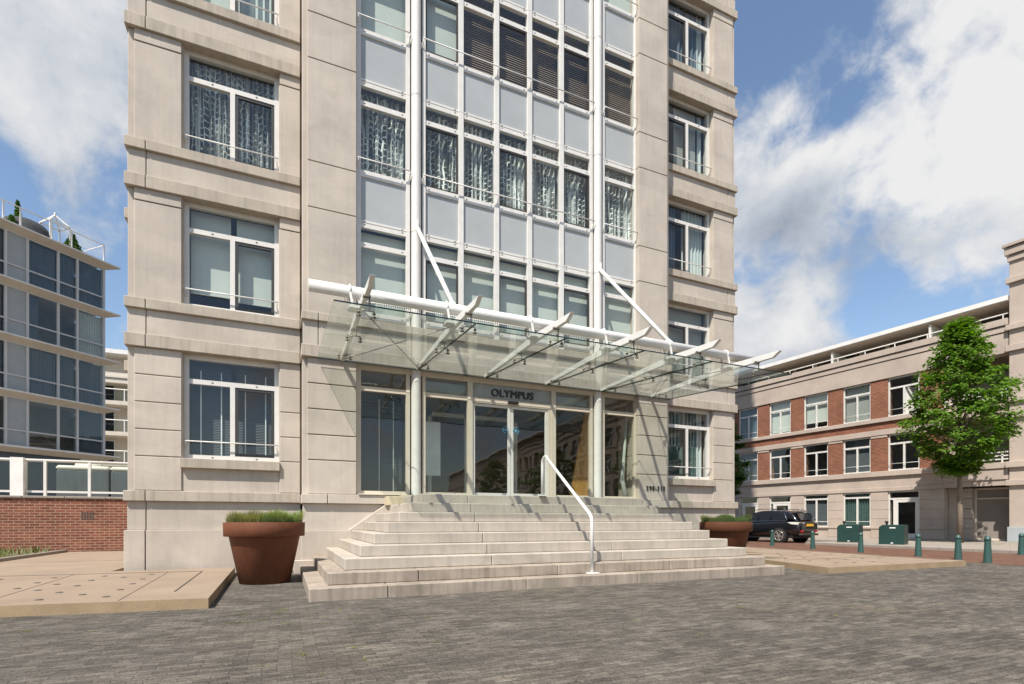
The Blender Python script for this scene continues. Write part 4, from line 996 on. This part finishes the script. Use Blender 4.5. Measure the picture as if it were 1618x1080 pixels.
# ------------------------------------------------------------------ parked car
def car():
    d = Vector((-.0926, .9957, 0)); ang = math.atan2(d.y, d.x)
    t = thing('parked_car', 'black estate car parked across the road with its rear to the viewer', 'car', (22.95, 18.1, .004), ang)
    # local: +x forwards, +y = the car's left (street side), origin under the rear axle
    L0, L1 = -.98, 3.60; HW = .90
    st = [(-.98, .62, .96, .70, .72), (-.90, .40, 1.02, .80, .80), (-.70, .34, 1.06, .88, .74), (-.35, .30, 1.05, .90, .68), (.3, .28, 1.03, .91, .66), (1.2, .28, 1.0, .91, .66), (2.0, .28, .98, .91, .66), (2.6, .30, .96, .90, .64), (3.2, .34, .90, .86, .6), (3.5, .42, .80, .76, .5), (3.62, .52, .70, .62, .4)]
    b = MB(); rings = []
    for x, zb, zt, hw, _ in st:
        zm = zb + (zt - zb) * .45
        rings.append([(x, -hw * .90, zb), (x, -hw, zm), (x, -hw * .97, zt - .05), (x, -hw * .88, zt), (x, 0, zt + .02), (x, hw * .88, zt), (x, hw * .97, zt - .05), (x, hw, zm), (x, hw * .90, zb), (x, 0, zb - .02)])
    def loft(b, rings):
        n = len(rings[0]); vs = [p for r in rings for p in r]; fs = []
        for i in range(len(rings) - 1):
            for k in range(n): fs.append((i * n + k, i * n + (k + 1) % n, (i + 1) * n + (k + 1) % n, (i + 1) * n + k))
        fs.append(tuple(range(n))); fs.append(tuple(range(len(vs) - n, len(vs)))[::-1]); b.add(vs, fs, True)
    loft(b, rings)
    # greenhouse
    gh = [(-.86, 1.00, 1.06, .74, .70), (-.62, 1.0, 1.36, .76, .66), (-.40, 1.0, 1.53, .78, .64), (.1, 1.0, 1.585, .80, .64), (.9, .98, 1.60, .80, .64), (1.5, .97, 1.55, .80, .62), (2.0, .96, 1.32, .80, .64), (2.45, .94, 1.0, .80, .70)]
    rg = [[(x, -w0, zb), (x, (-w0 * .55 - w1 * .45), zb + (zt - zb) * .5), (x, -w1, zt - .05), (x, -w1 * .85, zt), (x, w1 * .85, zt), (x, w1, zt - .05), (x, (w0 * .55 + w1 * .45), zb + (zt - zb) * .5), (x, w0, zb)] for x, zb, zt, w0, w1 in gh]
    loft(b, rg)
    body = b.build('body', M['carpaint'], t)
    m = body.modifiers.new('sub', 'SUBSURF'); m.levels = 1; m.render_levels = 2
    # side glass, left and right, rear glass, windscreen
    for s in (1, -1):
        for poly in ([(-.30, 1.09), (-.10, 1.44), (.45, 1.50), (.47, 1.06)], [(.53, 1.06), (.51, 1.50), (1.15, 1.51), (1.18, 1.04)], [(1.24, 1.04), (1.22, 1.50), (1.55, 1.44), (2.05, 1.06)]):
            q = MB(); 
            def yy(z): return s * (.80 - (z - 1.0) * .25 + .012)
            q.add([(x, yy(z), z) for x, z in poly] + [(x, yy(z) - s * .05, z) for x, z in poly], [(0, 1, 2, 3), (0, 4, 5, 1), (1, 5, 6, 2), (2, 6, 7, 3), (3, 7, 4, 0)]); q.build('side_window', M['carglass'], t)
        q = MB(); q.tube([(2.05, yy(1.05) + s * .004, 1.035), (.5, yy(1.05) + s * .006, 1.045), (-.22, yy(1.06) + s * .006, 1.06), (-.36, yy(1.1) + s * .004, 1.10), (-.13, yy(1.46) + s * .006, 1.47)], .016, 6); q.build('window_trim', M['chrome'], t)
        q = MB(); q.tube([(-.3, s * .60, 1.60), (.2, s * .61, 1.645), (1.2, s * .61, 1.65), (1.45, s * .60, 1.60)], .018, 6); q.build('roof_rail', M['carpaint'], t)
        # tail light wraps the corner
        q = MB(); q.add([(-.93, s * .42, .93), (-.86, s * .74, .88), (-.60, s * .885, .90), (-.42, s * .90, .985), (-.62, s * .885, 1.0), (-.88, s * .74, .995), (-.95, s * .42, .985),
                         (-.98, s * .42, .955)], [(0, 1, 5, 6), (1, 2, 4, 5), (2, 3, 4), (0, 6, 7)]); q.v = [(x - .035, y + s * .025, z) for x, y, z in q.v]; q.build('tail_light', M['clearlens'], t)
        q = MB(); q.box(-.985, -.93, s * .48, s * .64, .52, .60); q.build('rear_reflector', M['redlens'], t)
        q = MB(); q.box(1.75, 1.95, s * .88, s * 1.06, .98, 1.10); q.build('mirror', M['carpaint'], t, bevel=.03)
    q = MB(); q.add([(-.885, -.62, 1.10), (-.885, .62, 1.10), (-.60, .55, 1.46), (-.60, -.55, 1.46)], [(0, 1, 2, 3)]); q.v = [(x - .045, y, z) for x, y, z in q.v]; q.build('rear_window', M['carglass'], t)
    q = MB(); q.add([(-.62, -.56, 1.50), (-.62, .56, 1.50), (-.40, .58, 1.56), (-.40, -.58, 1.56), (-.66, -.56, 1.47), (-.66, .56, 1.47)], [(0, 1, 2, 3), (4, 5, 1, 0)]); q.v = [(x - .03, y, z + .02) for x, y, z in q.v]; q.build('spoiler', M['carpaint'], t)
    q = MB(); q.box(-1.02, -.98, -.26, .26, .80, .91); q.build('number_plate', M['plate'], t)
    q = MB(); q.box(-1.01, -.97, -.40, .40, .93, .96); q.build('chrome_bar', M['chrome'], t)
    q = MB(); q.box(-1.0, -.86, -.72, .72, .36, .46); q.build('bumper', M['sash'], t, bevel=.03)
    for x in (0, 2.67):
        for s in (1, -1):
            q = MB(); q.tube([(x, s * .70, .34), (x, s * .905, .34)], .40, 28, smooth=False); q.build('wheel_arch', M['black'], t)
            prof = [(.0, 0)]
            w = MB(); n = 28; 
            pr = [(.22, .80), (.22, .915), (.30, .925), (.335, .915), (.345, .88), (.345, .72), (.2, .70)]
            vs = []; fs = []
            for r_, y in pr:
                for k in range(n): a = 2 * math.pi * k / n; vs.append((x + r_ * math.cos(a), s * y, .345 + r_ * math.sin(a)))
            for i in range(len(pr) - 1):
                for k in range(n): fs.append((i * n + k, i * n + (k + 1) % n, (i + 1) * n + (k + 1) % n, (i + 1) * n + k))
            w.add(vs, fs, True); wh = w.build('wheel', M['tyre'], t)
            w = MB()
            for k in range(10):
                a = 2 * math.pi * k / 10 + (.12 if k % 2 else -.12); w.bar((x, s * .90, .345), (x + .232 * math.cos(a), s * .915, .345 + .232 * math.sin(a)), .045, .03)
            w.tube([(x, s * .86, .345), (x, s * .925, .345)], .06, 12)
            for k in range(24):
                a0, a1 = 2 * math.pi * k / 24, 2 * math.pi * (k + 1) / 24
                w.tube([(x + .235 * math.cos(a0), s * .916, .345 + .235 * math.sin(a0)), (x + .235 * math.cos(a1), s * .916, .345 + .235 * math.sin(a1))], .014, 5, cap=False)
            w.build('rim', M['alloy'], wh)
    q = MB(); q.box(-.6, 3.3, -.75, .75, .22, .5); q.build('underbody', M['black'], t)
    return t
car()

# ------------------------------------------------------------------ left: brick wall with balustrade and planters
bw = thing('brick_wall', 'low red brick garden wall with a pale stone coping', 'wall', (-9, 19.8, 0))
b = MB(); b.box(-9, 8, 0, .35, 0, 1.73); b.build('brickwork', M['brickwall'], bw)
b = MB()
for i in range(-9, 8): b.box(i + .004, i + .996, -.05, .40, 1.732, 1.80)
b.box(-9, 8, -.03, .38, 1.74, 1.79); b.build('coping', M['kerb'], bw, bevel=.01)
b = MB()
for i in range(5): b.box(3.39 + i * .066, 3.43 + i * .066, -.004, .02, 1.09, 1.32)
b.build('vent_slots', M['joint'], bw)
rl = thing('glass_balustrade', 'white framed glass balustrade on top of the brick wall', 'railing', (-9, 19.95, 1.80))
b = MB(); b.tube([(-9, 0, 1.06), (8, 0, 1.06)], .045, 8); b.box(-9, 8, -.03, .03, .10, .16); b.build('rail', M['white'], rl)
for x in (-3.4, -1.5, 2.48, 3.55, 5.9):
    b = MB(); b.box(x - .035, x + .035, -.04, .04, 0, 1.05); b.build('post', M['white'], rl)
b = MB(); b.box(1.72, 2.02, -.16, .14, 0, 1.12); b.build('pillar', M['fascia'], rl)
b = MB(); b.quad((-9, 0, .16), (1.7, 0, .16), (1.7, 0, 1.03), (-9, 0, 1.03)); b.quad((2.05, 0, .16), (8, 0, .16), (8, 0, 1.03), (2.05, 0, 1.03)); b.build('pane', M['railglass'], rl)
tp_ = MB(); tp_.box(-60, -2.9, 20.15, 70, .5, 1.72); tag(tp_.build('raised_terrace', M['sidewalk']), kind='structure')
for (x0, x1), lab in (((-6.75, -5.35), 'dark grey planter box behind the balustrade, left one of two with pale covers'), ((-5.30, -3.4), 'dark grey planter box behind the balustrade, right one beside the stone tower')):
    t = thing('planter_box', lab, 'planter', ((x0 + x1) / 2, 21.9, 1.72), 0, 'grey planter boxes on the terrace'); h = (x1 - x0) / 2
    b = MB(); b.box(-h, h, -.4, .4, 0, 1.0); b.build('box', M['greybox'], t, bevel=.02)
    b = MB(); b.box(-h - .02, h + .02, -.42, .42, 1.0, 1.16); b.build('cover', M['pale'], t, bevel=.06)
    if x0 < -6: 
        b = MB(); b.tube([(-.3, 0, 1.17), (.4, 0, 1.17)], .12, 12); b.build('cover_roll', M['pale'], t)

# ------------------------------------------------------------------ left: glass fronted building (45 degrees to the tower)
GB = thing('glass_apartment_building', 'modern glass fronted apartment building with beige overhanging floor slabs', 'apartment building', (-10.29, 40.55, 0), R(45))
def gp(b, name, m, parent=None, bevel=0): return b.build(name, m, parent or GB, bevel=bevel)
MUL = [0, -1.53, -2.52, -3.99, -4.96]
while MUL[-1] > -24: MUL.append(MUL[-1] - (1.47, .97, 1.0, 1.53)[len(MUL) % 4])
b = MB(); b.box(-26, -.02, 3.0, 14, .5, 17.3); gp(b, 'core', M['room'])
b = MB(); b.box(-26, -1.2, .3, 3, 1.7, 4.9); gp(b, 'ground_floor_wall', M['curtblue'])
b = MB()
for i in range(5):
    z = 5.05 + i * 3.02
    b.prism([(-26, -.45), (.62, -.45), (.0, .3), (0, 12), (-26, 12)], 'z', z + .02, z + .10)
    b.add([(-26, -.45, z + .02), (.62, -.45, z + .02), (.0, .3, z - .12), (-26, .0, z - .22), (0, .0, z - .22), (0, 12, z - .12), (-26, 12, z - .12)], [(0, 1, 4, 3), (1, 2, 4)])
gp(b, 'floor_slab', M['soffit'])
b = MB()
for i in range(5):
    z = 5.05 + i * 3.02; b.box(-26, .63, -.50, -.45, z + .03, z + .11)
gp(b, 'slab_edge', M['fascia'])
for i in range(4):
    z0 = 5.05 + i * 3.02 + .10; z1 = z0 + 2.71
    f = MB()
    for a in MUL: f.box(a - .06 if a else -.12, a + .06 if a else 0, -.02, .10, z0, z1)
    f.box(-26, 0, -.01, .09, z0, z0 + .10); f.box(-26, 0, -.01, .09, z0 + .88, z0 + .96); f.box(-26, 0, -.01, .09, z1 - .05, z1); f.box(-.10, 0, 0, 8, z0, z1)
    fo = gp(f, 'window_frame', M['lframe'])
    for k in range(len(MUL) - 1):
        a, c = MUL[k + 1] + .06, MUL[k] - .06
        q = MB(); frosted = (k % 4 == 3)
        q.quad((a, .05, z0 + .10), (c, .05, z0 + .10), (c, .05, z1 - .05), (a, .05, z1 - .05))
        pn = gp(q, 'pane', M['lpanel'] if frosted else M['glass'])
        if not frosted and k < 8:
            if (i, k) in ((2, 1),): continue
            lo = .0 if (i, k) != (2, 2) else .0
            aa, cc = (a, a + (c - a) * .42) if (i, k) == (2, 2) else (a, c)
            if i == 0 and k != 0: continue
            cover(pn, aa, cc, z0 + .1, z1 - .05, 'curtblue' if i != 2 or k != 0 else 'curt', .25, i * 31 + k)
# roof railing, greenhouse frame, netted shrubs
rr_ = MB(); zr0 = 17.25
rr_.tube([(-26, -.30, zr0 + 1.05), (-.25, -.30, zr0 + 1.05), (-.25, 2.6, zr0 + 1.05)], .03, 6)
for u in (-.25, -2.0, -3.0, -4.45, -5.2, -6.7, -8.5): rr_.box(u - .03, u + .03, -.33, -.27, zr0 - .08, zr0 + 1.05)
gp(rr_, 'roof_railing', M['fascia'])
t = thing('greenhouse_frame', 'small white pointed roof garden frame on the glass building', 'garden frame', tuple(GB.matrix_basis @ Vector((-2.45, .45, 17.2))), R(45))
t.location = (-10.29 + (-2.45 - .45) * .7071, 40.55 + (-2.45 + .45) * .7071, 17.2)
b = MB()
for x in (-.5, .5):
    for y in (-.5, .5): b.bar((x, y, 0), (x, y, 1.35), .06, .06); b.bar((x, y, 1.35), (0, 0, 1.95), .06, .06)
for s in (-.5, .5): b.bar((-.5, s, 1.35), (.5, s, 1.35), .06, .06); b.bar((s, -.5, 1.35), (s, .5, 1.35), .06, .06)
b.build('frame', M['fascia'], t); b = MB(); b.lathe([(0, .12), (.05, .1), (.07, .05), (.05, 0), (0, -.02)], (0, 0, 1.98), 8); b.build('finial', M['fascia'], t)
b = MB(); b.lathe([(1.25, 0), (1.2, .5), (.95, .95), (.5, 1.2), (0, 1.28)], (0, 0, 0), 20); o = b.build('netting_dome', M['hedge']); o.location = (-10.29 + (-3.6 - 1.0) * .7071, 40.55 + (-3.6 + 1.0) * .7071, 17.2); o.scale = (1, 1, .9)
tag(o, 'dark rounded netting cover behind the roof railing of the glass building', 'cover')
def shrub(loc, h, r0, label, seed, n=500):
    r = random.Random(seed); t = thing('roof_shrub', label, 'shrub', loc); b = MB(); b.tube([(0, 0, 0), (0, 0, h * .9)], [.03, .01], 5); b.build('stem', M['bark'], t)
    c = MB(); c.norecalc = True
    for i in range(n):
        q = r.random(); rad = r0 * (1 - q * .8) * math.sqrt(r.random()); a = r.uniform(0, 6.28); p = Vector((rad * math.cos(a), rad * math.sin(a), h * (.12 + .88 * q)))
        u = Vector((r.gauss(0, 1), r.gauss(0, 1), r.gauss(0, 1))).normalized() * .10; w = u.cross(Vector((r.gauss(0, 1), r.gauss(0, 1), r.gauss(0, 1)))).normalized() * .05
        c.add([p - u, p - w, p + u, p + w], [(0, 1, 2, 3)])
    c.build('foliage', M['leaf2'], t)
for (u, v, h, r0, lab) in ((-4.6, .2, .7, .25, 'small pointed shrub on the glass building roof left of the netting'), (-4.0, .9, 2.0, .25, 'thin tall plant beside the netting on the glass building roof'), (-1.75, .1, 1.1, .5, 'leafy potted shrub beside the white garden frame on the roof'), (-5.35, .6, 1.5, .3, 'tall shrub at the left picture edge on the glass building roof')):
    shrub((-10.29 + (u - v) * .7071, 40.55 + (u + v) * .7071, 17.2), h, r0, lab, int(h * 100))

# ------------------------------------------------------------------ far block seen between the glass building and the tower
FB = thing('balcony_building', 'distant pale apartment block with glass balconies seen in the gap left of the tower', 'apartment building', (-14, 62, 0))
def fp(b, name, m): return b.build(name, m, FB)
b = MB(); b.box(-10, 16, 1.6, 12, 0, 17.3); fp(b, 'wall', M['soffit'])
b = MB(); b.box(-10, 16, -.3, 12, 17.3, 17.7); fp(b, 'roof', M['fascia'])
for z in (3.4, 6.4, 9.4, 12.4):
    b = MB(); b.box(-10, 16, 0, 1.7, z, z + .38); fp(b, 'balcony_slab', M['soffit'])
    b = MB(); b.tube([(-10, .05, z + 1.5), (16, .05, z + 1.5)], .05, 6)
    for i in range(14): b.box(-9.5 + i * 1.85, -9.42 + i * 1.85, .02, .08, z + .35, z + 1.5)
    fp(b, 'balcony_rail', M['fascia'])
    b = MB(); b.quad((-10, .06, z + .45), (16, .06, z + .45), (16, .06, z + 1.42), (-10, .06, z + 1.42)); fp(b, 'balcony_glass', M['railglass'])
b = MB(); b.box(-10, 16, -.05, 1.7, 14.5, 15.5); b.box(-10, 16, -.15, 1.7, 15.0, 15.2); fp(b, 'parapet', M['soffit'])
for i in range(8):
    for z in (3.8, 6.8, 9.8, 12.8):
        b = MB(); x = -9 + i * 3.1; b.ring(x, x + 1.5, z, z + 2.3, .1, 1.52, 1.6); b.cur = 1; b.box(x + .1, x + 1.4, 1.56, 1.59, z + .1, z + 2.2); fp(b, 'window', [M['white'], M['carglass']])

# ------------------------------------------------------------------ small weeds in the joints
b = MB(); b.norecalc = True; r = random.Random(4)
for i in range(70):
    x, y = r.uniform(-2.5, 9), r.uniform(3.6, 7.0)
    if i < 30: x, y = r.uniform(-.7, .9), r.uniform(5.6, 7.1)
    for k in range(r.randint(4, 12)):
        a = r.uniform(0, 6.28); L = r.uniform(.012, .035); d = Vector((math.cos(a), math.sin(a), 0)); p = Vector((x + r.gauss(0, .03), y + r.gauss(0, .012), .002)); s = d.cross(Vector((0, 0, 1))) * .006
        b.add([p - s, p + s, p + d * L + Vector((0, 0, L * .5))], [(0, 1, 2)])
tag(b.build('weeds', M['grassC']), 'tiny green weeds in the joints of the plaza pavers', 'weeds', kind='stuff')
b = MB(); b.norecalc = True
for i in range(500):
    x, y = r.uniform(-9.4, -6.1), r.uniform(15.4, 19.5); a = r.uniform(0, 6.28); L = r.uniform(.08, .25); d = Vector((math.cos(a), math.sin(a), 0)) * .5; p = Vector((x, y, .165)); s = Vector((.02, 0, 0))
    b.add([p - s, p + s, p + d * L + Vector((0, 0, L))], [(0, 1, 2)])
tag(b.build('bed_grass', M['grassC']), 'rough grass in the planting bed below the brick wall', 'grass', kind='stuff')
b = MB(); b.norecalc = True
for i in range(300):
    x, y = 26.3 + r.gauss(0, .9), 12.2 + r.gauss(0, .8); a = r.uniform(0, 6.28); L = r.uniform(.05, .14); d = Vector((math.cos(a), math.sin(a), 0)) * .5; p = Vector((x, y, .10)); s = Vector((.02, .01, 0))
    b.add([p - s, p + s, p + d * L + Vector((0, 0, L))], [(0, 1, 2)])
tag(b.build('tree_pit_grass', M['grassC']), 'sparse grass round the foot of the street tree', 'grass', kind='stuff')
